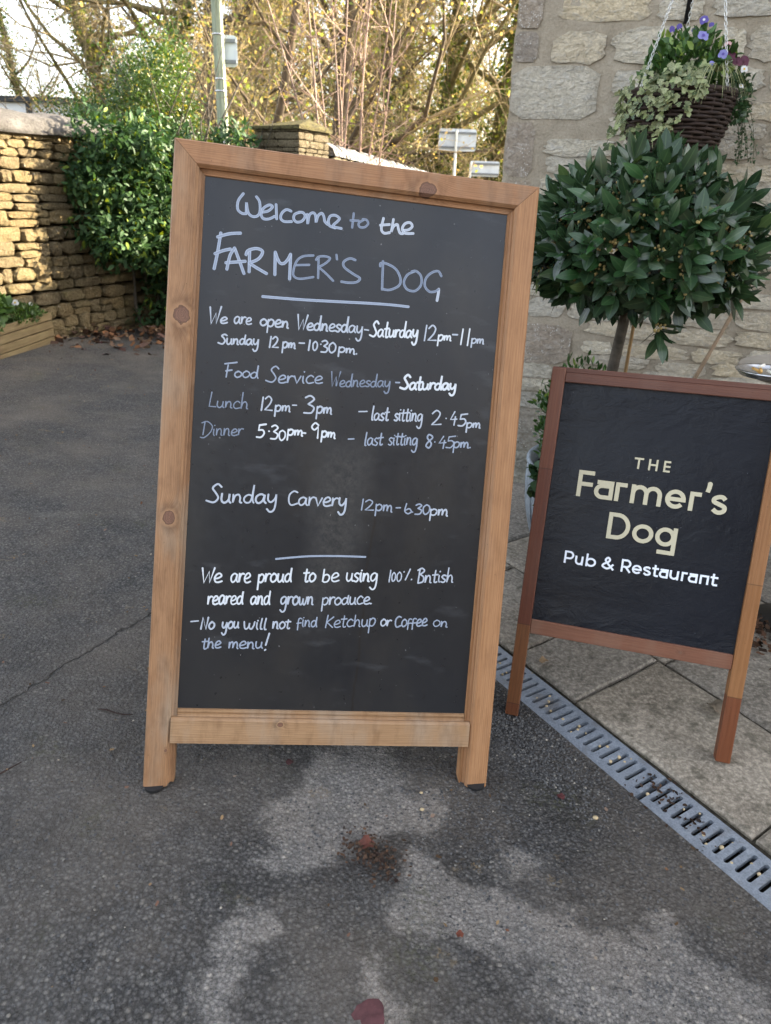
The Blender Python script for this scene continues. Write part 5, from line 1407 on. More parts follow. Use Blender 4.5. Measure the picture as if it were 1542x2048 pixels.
def pansy(p, s, mat, nrm, label, group=None, eye=None, name='pansy', cat='flower'):
    q = Vector(nrm).to_track_quat('Z', 'Y').to_matrix() @ Matrix.Rotation(rng.uniform(-.5, .5), 3, 'Z')
    root = tag(empty(name, p, q), label, cat, group)
    for k, (an, r, sz) in enumerate(((90, .30, .40), (30, .32, .36), (150, .32, .36), (215, .36, .40), (325, .36, .40), )):
        V = [(0, 0, .02 * s * k)]; cx, cy = r * s * math.cos(rad(an)), r * s * math.sin(rad(an))
        for j in range(9):
            a = 2 * math.pi * j / 9; rr_ = sz * s * (1 + .12 * math.sin(j * 2.3)); V.append((cx + rr_ * math.cos(a), cy + rr_ * math.sin(a), .02 * s * k + .09 * s * math.sin(j * 1.7 + k)))
        V[0] = (cx, cy, .03 * s * k)
        obj('petal', V, [(0, 1 + j, 1 + (j + 1) % 9) for j in range(9)], mat, root, True)
    obj('flower_eye', [(0, 0, .16 * s)] + [(.2 * s * math.cos(a * .785), .2 * s * math.sin(a * .785), .14 * s) for a in range(8)], [(0, 1 + j, 1 + (j + 1) % 8) for j in range(8)], eye or m_yel, root)
FL = [((.055, -.04, .185), .022, m_pur, m_wpt, 'purple pansy with white centre, topmost bloom in the hanging basket'), ((.03, -.13, .125), .028, m_lil, m_pur, 'large lilac pansy facing out above the basket rim'),
      ((.095, -.15, .075), .022, m_lil, m_pur, 'lilac pansy low in the middle of the basket'), ((-.045, -.05, .155), .016, m_pur, m_pur, 'small violet pansy bud beside the left chain'), ((-.02, -.04, .165), .014, m_pur, m_pur, 'second small violet bud right of the left chain'),
      ((.03, -.04, .155), .015, m_pur, m_lil, 'narrow violet bloom between the lilac and top pansies'), ((.085, -.03, .175), .014, m_pur, m_pur, 'half open violet pansy right of the topmost bloom'),
      ((.14, -.06, .115), .022, m_pnk, m_mar, 'pale pink pansy beside the maroon blooms'), ((.145, -.08, .085), .028, m_mar, m_mar, 'maroon pansy directly under the pink bloom'), ((.175, -.07, .07), .026, m_mar, m_mar, 'middle maroon pansy in the row of three'), ((.205, -.05, .075), .028, m_mar, m_mar, 'outermost maroon pansy on the right of the basket'),
      ((.19, -.10, .045), .018, m_wpt, m_yel, 'white viola with yellow eye under the maroon pansies'), ((.195, -.09, .0), .013, m_wpt, m_yel, 'lower small white viola on the right of the basket'), ((.065, -.15, .05), .013, m_lil, m_lil, 'tiny pale lilac bloom among the ivy')]
for (p, s, m, e, lb) in FL:
    pansy(BC + Vector(p) + Vector((-.035, 0, .022)), s * .92, m, Vector((rng.uniform(-.4, .3), -1, rng.uniform(.1, .6))), lb, eye=e)

# ---------------------------------------------------------------- wooden trough at the far left
t = NT('trough_board', .8, .2)
X, Y, Z = t.sep(t.co())
f = t.noise(12., t.mapv(sc=(.35, 1, 1.5)), det=5); f2 = t.noise(70., t.mapv(sc=(.05, .05, 1)), det=4)
c = t.ramp(f, [(.3, (.09, .065, .035)), (.5, (.15, .11, .058)), (.7, (.21, .165, .09))])
c = t.mix(.35, c, t.ramp(f2, [(.3, (.12, .08, .035)), (.7, (.34, .26, .13))]))
c = t.mix(t.mr(t.noise(3., t.mapv(loc=(2, 0, 0)), det=5), .56, .7, 0, .6), c, (.07, .055, .03))
m_tr = t.out(c, None, t.bump(f2, .004))
TA = Vector((-2.66, 5.72, 0)); TD = Vector((math.sin(rad(2.5)), math.cos(rad(2.5)), 0)); TN = Vector((TD.y, -TD.x, 0))
TRm = Matrix((TD, -TN, Vector((0, 0, 1)))).transposed(); tz = gz(-2.66, 5.2)
tro = tag(empty('wooden_trough', (TA.x, TA.y, tz - .02), TRm), 'low weathered timber planting trough against the dry stone wall', 'planter')
hts = [0, .058, .120, .182, .245]
def board_(x0, x1, y0, y1, z0, z1, nm='board', z1b=None):
    mb = MB(); mb.box(x0, x1, y0, y1, z0, z1, .004); return mb.build(nm, m_tr, tro)
for a, b in zip(hts[:-1], hts[1:]):
    board_(-1.8, 0, 0, .022, a + .003, b - .003)
    board_(-.022, -.001, .0225, .20, a + .003, b - .003)
    board_(-1.8, 0, .201, .223, a + .003, b - .003)
mb = MB(); mb.box(-1.77, -.023, .0225, .2, .15, .215); mb.build('soil', m_soil, tro)
bpy.context.view_layer.update()
TW = tro.matrix_world
def tp(x, y, z): return TW @ Vector((x, y, z))
m_gr = leafmat('grass_leaf', (.025, .06, .012), (.09, .16, .035), trans=.25, rough=.5, scale=20.)
for (x, r, lb) in ((-.30, .30, 'low green flowering plant at the near corner of the trough'), (-.85, .32, 'leafy green plant in the left of the wooden trough')):
    c_ = tp(x, .11, .255); bush('bedding_plant', lb, 'plant', tuple(c_), (.16, r * .8, .075), 1300, .035, .014, m_gr, up=1., stems=False)
c_ = tp(-.62, .11, .33); bush('primrose_plant', 'broad leaved green clump rising above the trough', 'plant', tuple(c_), (.10, .14, .10), 260, .075, .05, m_gr, up=.9, stems=False)
for (x, y, z, s, m, lb) in ((-.40, .05, .36, .035, m_pnk, 'white and pink daisy standing over the trough plants'), (-.19, .05, .325, .02, m_wpt, 'tiny white daisy near the trough corner'), (-.44, .06, .34, .022, m_mar, 'dark red daisy bud beside the white daisy')):
    pansy(tp(x, y, z), s, m if m is not m_pnk else m_wpt, Vector((.5, -1, .4)), lb, name='daisy')

# ---------------------------------------------------------------- hedge and climbing shrub on the left
m_lau = leafmat('laurel_leaf', (.016, .042, .017), (.068, .14, .046), trans=.2, rough=.55, scale=4., edge=((.16, .22, .03), .08), spec=.25)
m_sml = leafmat('privet_leaf', (.020, .048, .013), (.085, .145, .032), trans=.3, rough=.4, scale=3., edge=((.30, .28, .05), .08))
root = tag(empty('laurel_hedge', (-2.15, 6.9, gz(-2.15, 6.9))), 'dark glossy laurel bush overgrowing the end of the dry stone wall', 'hedge'); bpy.context.view_layer.update()
def cloud(parent, parts, geo, mat, name='foliage'):
    PP = []; DD_ = []; NN = []
    for (c, r, n) in parts:
        d = randdir(n); q = nr.uniform(.25, 1.0, size=(n, 1)) ** .45
        nz = np.array([mn.noise(Vector((x * 3 + c[0] * 5, y * 3, z * 3 + c[2]))) for x, y, z in d.tolist()])[:, None]
        PP.append(np.array(c) + d * np.array(r) * q * (1 + .35 * nz)); DD_.append(unit(d * .5 + nr.normal(size=(n, 3)) * .6)); NN.append(unit(d * .6 + nr.normal(size=(n, 3)) * .5 + [0, 0, .5]))
    P = np.concatenate(PP); V, F = scatter(*geo, frames(P, np.concatenate(DD_), np.concatenate(NN), nr.uniform(.6, 1.2, len(P))))
    o = fastobj(name, V, F, mat, None, True); under(o, parent); tag(o, kind='stuff'); return o
parts = []
for k in range(100):
    s_ = rng.uniform(.12, 1.6); o_ = rng.uniform(.05, .25 + .45 * s_); z = rng.uniform(.08 if s_ > .7 else .2, 1.6)
    if s_ < .75 and z < 1.0 - 1.1 * s_ + .15 * rng.random(): continue
    q_ = DW0 + DWE * s_ + Vector((.94, -.342, 0)) * o_
    parts.append(((q_.x, q_.y, z), (.20, .20, .19), 250))
cloud(root, parts, leaf_geo(.072, .028, 3, .2, .25), m_lau)
mb = MB()
for k in range(16):
    s_ = Vector((-2.05 + rng.uniform(-.35, .45), 6.95 + rng.uniform(-.25, .25), gz(-2, 6.9) - .05)); p = s_.copy(); pts = [p.copy()]
    for j in range(6): p += Vector((rng.uniform(-.12, .12), rng.uniform(-.1, .1), .3)); pts.append(p.copy())
    mb.tube(pts, [.02 * (1 - j / 8) for j in range(7)], 5)
under(mb.build('stems', m_bark, None, True), root)
root = tag(empty('privet_bush', (-2.1, 7.3, gz(-2.1, 7.3))), 'tall sunlit small-leaved bush rising above the laurel and the wall', 'bush'); bpy.context.view_layer.update()
parts = []
for k in range(85):
    x = rng.uniform(-3.0, -1.45); z = rng.uniform(1.0, 2.50 - .75 * abs(x + 2.15)); y = 7.3 + rng.uniform(-.4, .5)
    if x > -1.98 and z > 1.2: x -= .55
    parts.append(((x, y, z), (.22, .22, .17), 330))
cloud(root, parts, leaf_geo(.034, .019, 2, .2, .2), m_sml)
mb = MB()
for k in range(40):
    s_ = Vector((-2.1 + rng.uniform(-.4, .4), 7.3 + rng.uniform(-.2, .2), 0.05 if k < 14 else 1.2)); p = s_.copy(); pts = [p.copy()]; d = Vector((rng.uniform(-.5, .5), rng.uniform(-.3, .3), 1))
    for j in range(7): d += Vector((rng.uniform(-.25, .25), rng.uniform(-.2, .2), 0)); p = p + d.normalized() * (.36 if k < 14 else .19); pts.append(p.copy())
    mb.tube(pts, [.012 * (1 - j / 8) for j in range(8)], 4)
under(mb.build('stems', m_bark, None, True), root)
m_vine = simple('pale_vine', (.34, .24, .14), .7)
mb = MB(); mb.tube([(-2.56, 6.38, 1.50), (-2.555, 6.36, 1.36), (-2.52, 6.34, 1.22), (-2.46, 6.33, 1.17), (-2.40, 6.34, 1.20), (-2.37, 6.36, 1.32), (-2.345, 6.4, 1.45)], .006, 5)
mb.tube([(-2.46, 6.34, 1.18), (-2.36, 6.36, 1.05), (-2.25, 6.38, .88), (-2.16, 6.40, .75)], .005, 5)
tag(mb.build('bare_vine', m_vine, None, True), 'pale looping bare vine hanging in front of the laurel', 'vine')

# ---------------------------------------------------------------- gate pillar and roadside wall
m_pst = drystone('pillar_stone', None, ((.17, .14, .10), (.13, .105, .075), (.22, .18, .13), (.19, .155, .10)), moss=(.14, .13, .03))
PL0 = Vector((-.99, 7.45, gz(-.99, 7.45) - .05)); pa = rad(-28)
PLR = Matrix.Rotation(pa, 3, 'Z')
pil = tag(empty('gate_pillar', PL0, PLR), 'square rubble stone gate pillar with mossy pointed cap', 'pillar')
hw = .245; ztop = 1.74 - PL0.z
mb = MB(); mb.box(-hw + .02, hw - .02, -hw + .02, hw - .02, 0, ztop); mb.build('pillar_core', m_gap, pil)
z = 0.; sd = 9000
while z < ztop - .02:
    h_ = min(rng.uniform(.035, .065), ztop - z)
    if z > .9:
        for face in range(4):
            s = -hw
            while s < hw - .03:
                L = min(rng.uniform(.09, .24), hw - s)
                if hw - s - L < .05: L = hw - s
                sd += 1
                me = stone_mesh('stone', L - .006, h_ - .006, .012, m_pst, sd, n=12, rings=2, jit=.09, sq=9., back=.02)
                m4 = Matrix.Rotation(face * math.pi / 2, 4, 'Z') @ Matrix.Translation((s + L / 2, -hw + .012, z + h_ / 2)); link('stone', me, pil, None, m4); s += L
    z += h_
mb = MB(); mb.box(-hw, hw, -hw, hw, 0, .9); mb.build('pillar_base', m_pst, pil)
t = NT('mossy_cap', .95, .1)
f = t.noise(26., det=7, rough=.7)
m_cap = t.out(t.ramp(f, [(.35, (.05, .045, .03)), (.5, (.13, .11, .06)), (.6, (.17, .155, .06)), (.75, (.34, .29, .20))]), None, t.bump(f, .05))
mb = MB(); q = hw + .025
V = [(-q, -q, ztop), (q, -q, ztop), (q, q, ztop), (-q, q, ztop), (-q, -q, ztop + .022), (q, -q, ztop + .03), (q, q, ztop + .026), (-q, q, ztop + .02), (-.10, .02, ztop + .075), (.17, .02, ztop + .10)]
mb.add(V, [(3, 2, 1, 0), (0, 1, 5, 4), (1, 2, 6, 5), (2, 3, 7, 6), (3, 0, 4, 7), (4, 5, 9, 8), (5, 6, 9), (6, 7, 8, 9), (7, 4, 8)])
mb.build('cap_stone', m_cap, pil)
RW0 = Vector((-.62, 7.62, 0)); RWd = Vector((.94 + .62, 16.2 - 7.62, 0)).normalized(); RWn = Vector((RWd.y, -RWd.x, 0))
RWR = Matrix((RWd, -RWn, Vector((0, 0, 1)))).transposed()
rw = tag(empty('roadside_wall', (RW0.x, RW0.y, -.2), RWR), 'low stone boundary wall with pale lichened coping running away behind the big board', 'wall')
RH = 1.76; RL = 11.
mb = MB(); mb.box(0, RL, .04, .30, 0, RH); mb.build('wall_core', m_gap, rw)
sd = 12000; stf = MB()
z = 0
while z < RH - .02:
    h_ = min(rng.uniform(.07, .11), RH - z); s = 0
    while s < RL:
        L = rng.uniform(.14, .34)
        if z > RH - .42 and s < 5.5:
            sd += 1; me = stone_mesh('stone', L - .01, h_ - .01, .03, m_pst, sd, n=8, rings=2, jit=.1, sq=4., back=.05); link('stone', me, rw, (s + L / 2, .02, z + h_ / 2))
        else: stf.box(s + .005, s + L - .005, -.01 - rng.random() * .02, .05, z + .005, z + h_ - .005, .01)
        s += L
    z += h_
tag(stf.build('stonework', m_pst, rw), kind='stuff')
t = NT('lichen_coping', .9, .2)
f = t.noise(22., det=7, rough=.7)
m_lic = t.out(t.ramp(f, [(.36, (.07, .06, .05)), (.48, (.16, .15, .14)), (.60, (.36, .36, .37))]), None, t.bump(f, .02))
s = 0
while s < RL:
    L = rng.uniform(.12, .22); mb = MB(); V = []; N = 7
    for x in (s + .006, s + L - .006):
        for k in range(N): an = math.pi * k / (N - 1); V.append((x, .17 - math.cos(an) * .19 * rng.uniform(.95, 1.05), RH + math.sin(an) * .13 * rng.uniform(.88, 1.1)))
    mb.add(V, [(k, N + k, N + k + 1, k + 1) for k in range(N - 1)] + [tuple(range(N))[::-1], tuple(range(N, 2 * N))])
    mb.build('coping_stone', m_lic, rw); s += L
# ---------------------------------------------------------------- pole, road signs, white building
t = NT('pole_timber', .8, .2)
f = t.noise(14., t.mapv(sc=(3, 3, .25)), det=5)
m_pole = t.out(t.ramp(f, [(.3, (.15, .17, .11)), (.5, (.24, .27, .19)), (.75, (.36, .39, .29))]), None, t.bump(f, .01))
def gfar(x, y): return -.42
pole = tag(empty('utility_pole', (-2.39, 11, -.42)), 'tall greenish timber telegraph pole beyond the wall', 'pole')
mb = MB(); mb.tube([(.0, 0, 0), (-.008, 0, 2.2), (-.04, 0, 7.6)], [.08, .075, .06], 8, True); mb.build('shaft', m_pole, pole)
for z in (2.25, 2.45, 2.86, 3.0, 3.5): mb = MB(); mb.lathe([(.078, -.008), (.080, 0), (.078, .008)], 14, (-.008 - .006 * (z - 2.2), 0, z)); mb.build('band', m_steel, pole)
t = NT('sign_grey', .5, .4)
f = t.noise(6., det=5)
m_sgn = t.out(t.ramp(f, [(.3, (.45, .50, .56)), (.7, (.60, .66, .72))]))
m_sgd = simple('sign_rail', (.16, .18, .20), .5, .4)
def sign_back(name, label, x0, x1, y, z0, z1, px, pr, rot=0., post=True, tilt=0.):
    cx, cz = (x0 + x1) / 2, (z0 + z1) / 2; root = tag(empty(name, (cx, y, -.42)), label, 'road sign'); root.rotation_euler.z = rot
    w, h = x1 - x0, z1 - z0; c = cz + .42; V = []; r = .05
    ou = []
    for (sx, sz, a0) in ((1, 1, 0), (-1, 1, 90), (-1, -1, 180), (1, -1, 270)):
        for k in range(4): a = rad(a0 + 30 * k); ou.append((sx * (w / 2 - r) + r * math.cos(a), c + sz * (h / 2 - r) + r * math.sin(a)))
    V = [(x, 0, z) for x, z in ou] + [(x, .006, z) for x, z in ou]; n = len(ou)
    obj('panel', V, [tuple(range(n))[::-1], tuple(range(n, 2 * n))] + [(k, (k + 1) % n, n + (k + 1) % n, n + k) for k in range(n)], m_sgn, root)
    for zz in (c + h * .32, c - h * .34): mb = MB(); mb.box(-w / 2 + .01, w / 2 - .01, -.03, -.001, zz - .02, zz + .02); mb.build('rail', m_sgd, root)
    if post: mb = MB(); mb.tube([(px - cx - tilt, -.065, 0), (px - cx, -.065, c + h * .40)], pr, 10); mb.build('post', simple('post_grey', (.55, .55, .50), .5, .4), root, True)
    return root
sign_back('road_sign', 'grey back of a square road sign strapped behind the telegraph pole', -2.50, -2.19, 11.12, 2.74, 3.10, 0, .03, post=False)
r = sign_back('road_sign', 'pale blue-grey back of a wide road sign on a single post beyond the wall', .87, 1.70, 18, 2.24, 2.68, 1.25, .032)
mb = MB(); mb.box(-.38, -.30, -.004, -.0005, 2.42 + .16, 2.42 + .20); mb.build('sticker', m_iron, r)
sign_back('road_sign', 'darker grey road sign low among bushes beside the pub corner', 1.58, 2.24, 17.8, 1.74, 2.05, 1.60, .025)

shd = tag(empty('shade_block', (3.3, 7.2, -.42)), 'unseen box added behind the pub to shade the foot of the dry stone wall', 'building')  # added out of view, only to shade the lower garden wall
mb = MB(); mb.box(0, 5, 0, 6, 0, 3.15); mb.build('wall', simple('grey_render', (.4, .38, .34), .9, .2), shd)
mb = MB(); mb.box(-.1, 5.1, -.1, 6.1, 3.151, 3.26); mb.build('roof', simple('slate', (.08, .08, .09), .7, .3), shd)
wbd = tag(empty('white_building', (-14, 22, -.42)), 'flat roofed white building with black fascia beyond the left wall', 'building')
m_wh = simple('white_render', (.78, .78, .78), .8, .2, var=.04, sc=3); m_bl = simple('black_fascia', (.012, .013, .014), .5, .4)
mb = MB(); mb.box(-9, 6.2, 0, 8, 0, 3.66); mb.build('wall', m_wh, wbd)
mb = MB(); mb.box(-9.2, 6.35, -.15, 8.1, 3.67, 3.80); mb.build('roof', m_bl, wbd)
for x in (-5., -.3, 3.93): mb = MB(); mb.box(x, x + .13, -.09, -.002, 0, 3.669); mb.build('downpipe', m_bl, wbd)
for x in (-7.5, -3.2, 1.4):
    mb = MB(); mb.box(x, x + 1.2, -.03, .02, .9, 2.1); o = mb.build('window', m_bl, wbd)

# unseen masses added behind the camera to darken the chalkboard's lower reflection
rfb = tag(empty('reflected_block', (3.2, -9.5, -.3)), 'unseen dark building added behind the camera for the chalkboard to reflect', 'building')
mb = MB(); mb.box(-4.5, 9, -5, 0, 0, 5.2); mb.build('wall', simple('dark_cladding', (.05, .045, .04), .8, .2, sc=3), rfb)
mb = MB(); mb.add([(-4.8, .3, 5.15), (9.3, .3, 5.15), (9.3, -2.5, 8.2), (-4.8, -2.5, 8.2), (-4.8, -5.3, 5.15), (9.3, -5.3, 5.15)], [(0, 1, 2, 3), (3, 2, 5, 4), (0, 3, 4), (1, 5, 2), (0, 4, 5, 1)])
mb.build('roof', simple('reflected_block_tiles', (.12, .10, .08), .85, .2, sc=6), rfb)
for x in (-3, .5, 4, 7):
    for z in (.9, 3.2):
        mb = MB(); mb.box(x - .5, x + .5, -.02, .03, z, z + 1.2); mb.build('window', m_bl, rfb)
yw = tag(empty('reflected_wall', (-6, -7, -.3)), 'unseen low wall added behind the camera for the chalkboard to reflect', 'wall')  # lower left mass, likewise added for the reflection
mb = MB(); mb.box(-5, 4.4, -.4, 0, 0, 2.1); mb.build('stonework', m_dry, yw)

# ---------------------------------------------------------------- trees of the wood
def barkmat(nm, c0, c1, ivy=0.):
    t = NT(nm, .9, .15); f = t.noise(9., t.mapv(sc=(1, 1, .4)), det=5)
    c = t.ramp(f, [(.3, c0), (.7, c1)])
    return t.out(c, None, t.bump(f, .02))
m_bk = barkmat('brown_bark', (.06, .045, .03), (.17, .13, .09)); m_bk2 = barkmat('olive_bark', (.09, .08, .035), (.22, .18, .09))
m_tw = simple('pale_twigs', (.30, .23, .13), .8, .2, var=.3, sc=2.)
m_au = leafmat('autumn_leaf', (.20, .17, .05), (.56, .46, .18), trans=.5, rough=.6, scale=.6, edge=((.20, .25, .06), .3), back=1.2)
m_gn = leafmat('ivy_leaf', (.03, .06, .012), (.15, .20, .03), trans=.35, rough=.4, scale=.8, edge=((.34, .34, .08), .15))
def tubes_np(segs, n):
    """segs: list of polylines with radii -> arrays"""
    Vs = []; Fs = []; off = 0; an = np.arange(n) * 2 * math.pi / n
    for pts, rs in segs:
        pts = np.asarray(pts); k = len(pts); T = np.gradient(pts, axis=0); T = unit(T)
        a = unit(np.cross(T, [0.31, 0.22, 0.93])); b = np.cross(T, a)
        V = pts[:, None] + (a[:, None] * np.cos(an)[None, :, None] + b[:, None] * np.sin(an)[None, :, None]) * np.asarray(rs)[:, None, None]
        Vs.append(V.reshape(-1, 3)); i = np.arange(k - 1)[:, None] * n + np.arange(n)[None]; j = np.arange(k - 1)[:, None] * n + (np.arange(n)[None] + 1) % n
        Fs.append(np.stack([i, j, j + n, i + n], -1).reshape(-1, 4) + off); off += k * n
    return np.concatenate(Vs), np.concatenate(Fs)
def grow(p, d, L, k, wob, up, r0, r1):
    pts = [np.array(p, float)]; d = unit(np.array(d, float))
    for i in range(k):
        d = unit(d + nr.normal(size=3) * wob + [0, 0, up]); pts.append(pts[-1] + d * L / k)
    return np.array(pts), np.linspace(r0, r1, k + 1), d
def make_tree(H, r, nl, n2, n3, spread, leafn, leafs, seed, ivyn=0, lowest=.12, droop=0.):
    global nr
    nr = np.random.default_rng(seed)
    tr, rs, _ = grow((0, 0, 0), (0, 0, 1), H, 12, .07, .05, r, r * .25)
    T = [(tr, rs)]; L1 = []; L2 = []; L3 = []; tips = []
    for i in range(nl):
        q = lowest + (1 - lowest) * (i + .5) / nl * .95; k = int(q * 12); f = q * 12 - k; p = tr[k] * (1 - f) + tr[min(k + 1, 12)] * f
        an = nr.uniform(0, 6.28); el = nr.uniform(.15, .9); L = H * spread * (1.15 - q) * nr.uniform(.6, 1.2)
        a, ra, dd = grow(p, (math.cos(an), math.sin(an), el), L, 7, .16, .05 - droop, rs[k] * .45, .012); L1.append((a, ra))
        for j in range(n2):
            k2 = nr.integers(2, 8); d = unit(a[k2] - a[k2 - 1] + nr.normal(size=3) * .7); b, rb_, _ = grow(a[k2], d, L * nr.uniform(.25, .5), 4, .2, .06 - droop, max(.012, ra[k2] * .5), .005); L2.append((b, rb_))
            for m in range(n3):
                k3 = nr.integers(1, 5); d = unit(b[k3] - b[k3 - 1] + nr.normal(size=3) * .8); c, rc, _ = grow(b[k3], d, nr.uniform(.35, .9), 3, .25, .02 - droop, .006, .003); L3.append((c, rc)); tips.append(c)
    tv, tf = tubes_np(T, 8); v1, f1 = tubes_np(L1, 5); v2, f2 = tubes_np(L2, 4); v3, f3 = tubes_np(L3, 3)
    TV = np.concatenate([tv, v1]); TF = np.concatenate([tf, f1 + len(tv)]); CV = np.concatenate([v2, v3]); CF = np.concatenate([f2, f3 + len(v2)])
    tips = np.concatenate(tips); idx = nr.integers(0, len(tips), leafn); P = tips[idx] + nr.normal(size=(leafn, 3)) * .09
    lv, lf = [(-.5, -.35, 0), (.5, -.35, .1), (.5, .35, 0), (-.5, .35, .1)], [(0, 1, 2, 3)]
    V, F = scatter(lv, lf, frames(P, randdir(leafn), randdir(leafn), nr.uniform(.5, 1.3, leafn) * leafs))
    out = [mkfast('trunk', TV, TF, m_bk if seed % 2 else m_bk2), mkfast('twigs', CV, CF, m_tw), mkfast('crown', V, F, m_au)]
    if ivyn:
        q = nr.uniform(0, .75, ivyn); k = (q * 12).astype(int); f = (q * 12 - k)[:, None]; c = tr[k] * (1 - f) + tr[np.minimum(k + 1, 12)] * f
        an = nr.uniform(0, 6.28, ivyn); R_ = r * (1.1 - q) + np.abs(nr.normal(size=ivyn)) * .16
        P = c + np.stack([np.cos(an) * R_, np.sin(an) * R_, nr.normal(size=ivyn) * .1], -1)
        V, F = scatter(lv, lf, frames(P, randdir(ivyn), randdir(ivyn), nr.uniform(.04, .09, ivyn))); out.append(mkfast('ivy', V, F, m_gn))
    return out
def mkfast(name, V, F, mat):
    o = fastobj(name, V, F, mat); me = o.data; bpy.data.objects.remove(o); return me
protos = [make_tree(12, .19, 26, 7, 9, .42, 4000, .05, 1, 0), make_tree(11, .20, 24, 7, 9, .45, 2600, .05, 2, 3400), make_tree(9, .11, 30, 7, 9, .36, 7500, .055, 3, 0, .08),
          make_tree(12, .18, 22, 7, 9, .5, 1500, .05, 4, 4400, .18), make_tree(8, .09, 30, 7, 9, .40, 6200, .05, 5, 1000, .06, .05)]
TREES = [(-13.9, 31., 1, 2.0, 'slim ivy-clad tree standing over the white building roof'), (-17.5, 33., 3, 0, 'leaning ivy-hung tree against the bright sky at far left'), (-6.9, 20.5, 1, 1.2, 'ivy-clad multi-limbed tree rising behind the small-leaved bush'), (-5.6, 18.2, 1, 4.1, 'forked ivy-covered trunk left of the telegraph pole'),
         (-4.4, 17.5, 0, 5.2, 'bare brown tree just left behind the telegraph pole'), (-2.7, 15.2, 2, .5, 'golden-leaved thin tree just right of the telegraph pole'), (-1.5, 18., 0, 3.3, 'bare tree with tangled twigs above the gate pillar'),
         (-.2, 19.5, 4, 5.2, 'thin yellow-leaved tree behind the red-stemmed sapling'), (.8, 20.5, 3, 1.9, 'ivy-darkened tree right of the red-stemmed sapling'), (2.4, 21.5, 1, 2.6, 'green ivy-wrapped tree above the wide road sign'),
         (3.9, 24., 2, 1.1, 'golden tree half hidden by the pub corner'), (4.2, 20.5, 4, 3.9, 'drooping fine-twigged tree beside the pub corner')]
def place(pr, x, y, rot, sc, label, group=None):
    r = tag(empty('tree', (x, y, -.42)), label, 'tree', group); r.rotation_euler.z = rot; r.scale = (sc, sc, sc)
    for me in pr: o = link(me.name.split('.')[0], me, r); (tag(o, kind='stuff') if me.name.startswith(('crown', 'twigs', 'ivy')) else None)
for (x, y, k, rot, lb) in TREES: place(protos[k], x, y, rot, rng.uniform(.9, 1.15), lb)
for k in range(15):
    y = rng.uniform(23, 38); x = rng.uniform(-.36, .20) * y
    place(protos[rng.randint(0, 4)], x, y, rng.uniform(0, 6.28), rng.uniform(.95, 1.4), 'distant bare woodland tree with golden leaves among many alike', 'trees deep in the wood')
nr = np.random.default_rng(77)
# undergrowth of the wood
N = 110000; y = nr.uniform(19.5, 36, N); x = nr.uniform(-.62, .24, N) * y
cl = np.array([mn.noise(Vector((a * .55, b * .35, 3.))) for a, b in zip(x[::5].tolist(), y[::5].tolist())]).repeat(5)[:N]
z = -.42 + nr.uniform(0, 1, N) ** 1.5 * (4.4 + 3.6 * cl) * np.clip((y - 11) / 14, .45, 1.5)
x = x + nr.normal(size=N) * .2
lo = (x < -.38 * y); z = np.where(lo, -.42 + (z + .42) * .35, z)
P = np.stack([x, y, z], -1)
lv, lf = [(-.5, -.35, 0), (.5, -.35, .1), (.5, .35, 0), (-.5, .35, .1)], [(0, 1, 2, 3)]
t = NT('undergrowth_leaf', .6, .3)
pn = t.noise(.55, det=3); rp = t.n('ShaderNodeNewGeometry').outputs['Random Per Island']
g1 = t.ramp(rp, [(0, (.03, .055, .012)), (.6, (.11, .15, .04)), (1, (.30, .30, .10))]); g2 = t.ramp(rp, [(0, (.13, .10, .03)), (.6, (.34, .28, .10)), (1, (.60, .50, .22))])
c = t.mix(t.mr(pn, .47, .62), g1, g2); t.out(c)
tr = t.n('ShaderNodeBsdfTranslucent'); t.put(tr.inputs[0], c); mx = t.n('ShaderNodeMixShader'); mx.inputs[0].default_value = .45
t.t.links.new(t.b.outputs[0], mx.inputs[1]); t.t.links.new(tr.outputs[0], mx.inputs[2]); t.t.links.new(mx.outputs[0], t.t.nodes['Material Output'].inputs[0])
V, F = scatter(lv, lf, frames(P, randdir(N), randdir(N), nr.uniform(.04, .11, N)))
tag(fastobj('woodland_undergrowth', V, F, t.m), kind='stuff')
# bare twiggy brushwood between
segs = []
for k in range(2600):
    yy_ = nr.uniform(19, 30); xx = nr.uniform(-.40, .20) * yy_; a, ra, _ = grow((xx, yy_, -.42 + nr.uniform(0, 2.6)), (nr.normal() * .7, nr.normal() * .4, 1.), nr.uniform(.9, 2.6), 6, .2, 0.0, nr.uniform(.006, .02), .003); segs.append((a, ra))
V, F = tubes_np(segs, 3); tag(fastobj('brushwood', V, F, m_tw), kind='stuff')

# red-stemmed sapling
m_red = simple('red_brown_stem', (.24, .15, .11), .6, .3, var=.3, sc=3.)
sap = tag(empty('sapling', (-.62, 9.4, -.2)), 'multi-stemmed bare reddish sapling behind the gate pillar', 'sapling')
segs = []; tw = []
for k in range(9):
    an = nr.uniform(0, 6.28); lean = nr.uniform(.03, .16); sgn = (k - 4) / 4
    a, ra, _ = grow((nr.normal() * .10 + sgn * .12, nr.normal() * .08, 0), (sgn * .10 + nr.normal() * .025, nr.normal() * .06, 1), 4.6, 12, .045, .01, nr.uniform(.010, .021), .005); segs.append((a, ra))
    for j in range(9):
        q = nr.integers(4, 12); b, rb_, _ = grow(a[q], unit(a[q] - a[q - 1] + nr.normal(size=3) * .45), nr.uniform(.4, 1.2), 5, .12, .08, .007, .0025); tw.append((b, rb_))
        for m in range(3): c_, rc, _ = grow(b[nr.integers(1, 5)], unit(b[-1] - b[0] + nr.normal(size=3) * .6), nr.uniform(.15, .4), 3, .2, .05, .004, .002); tw.append((c_, rc))
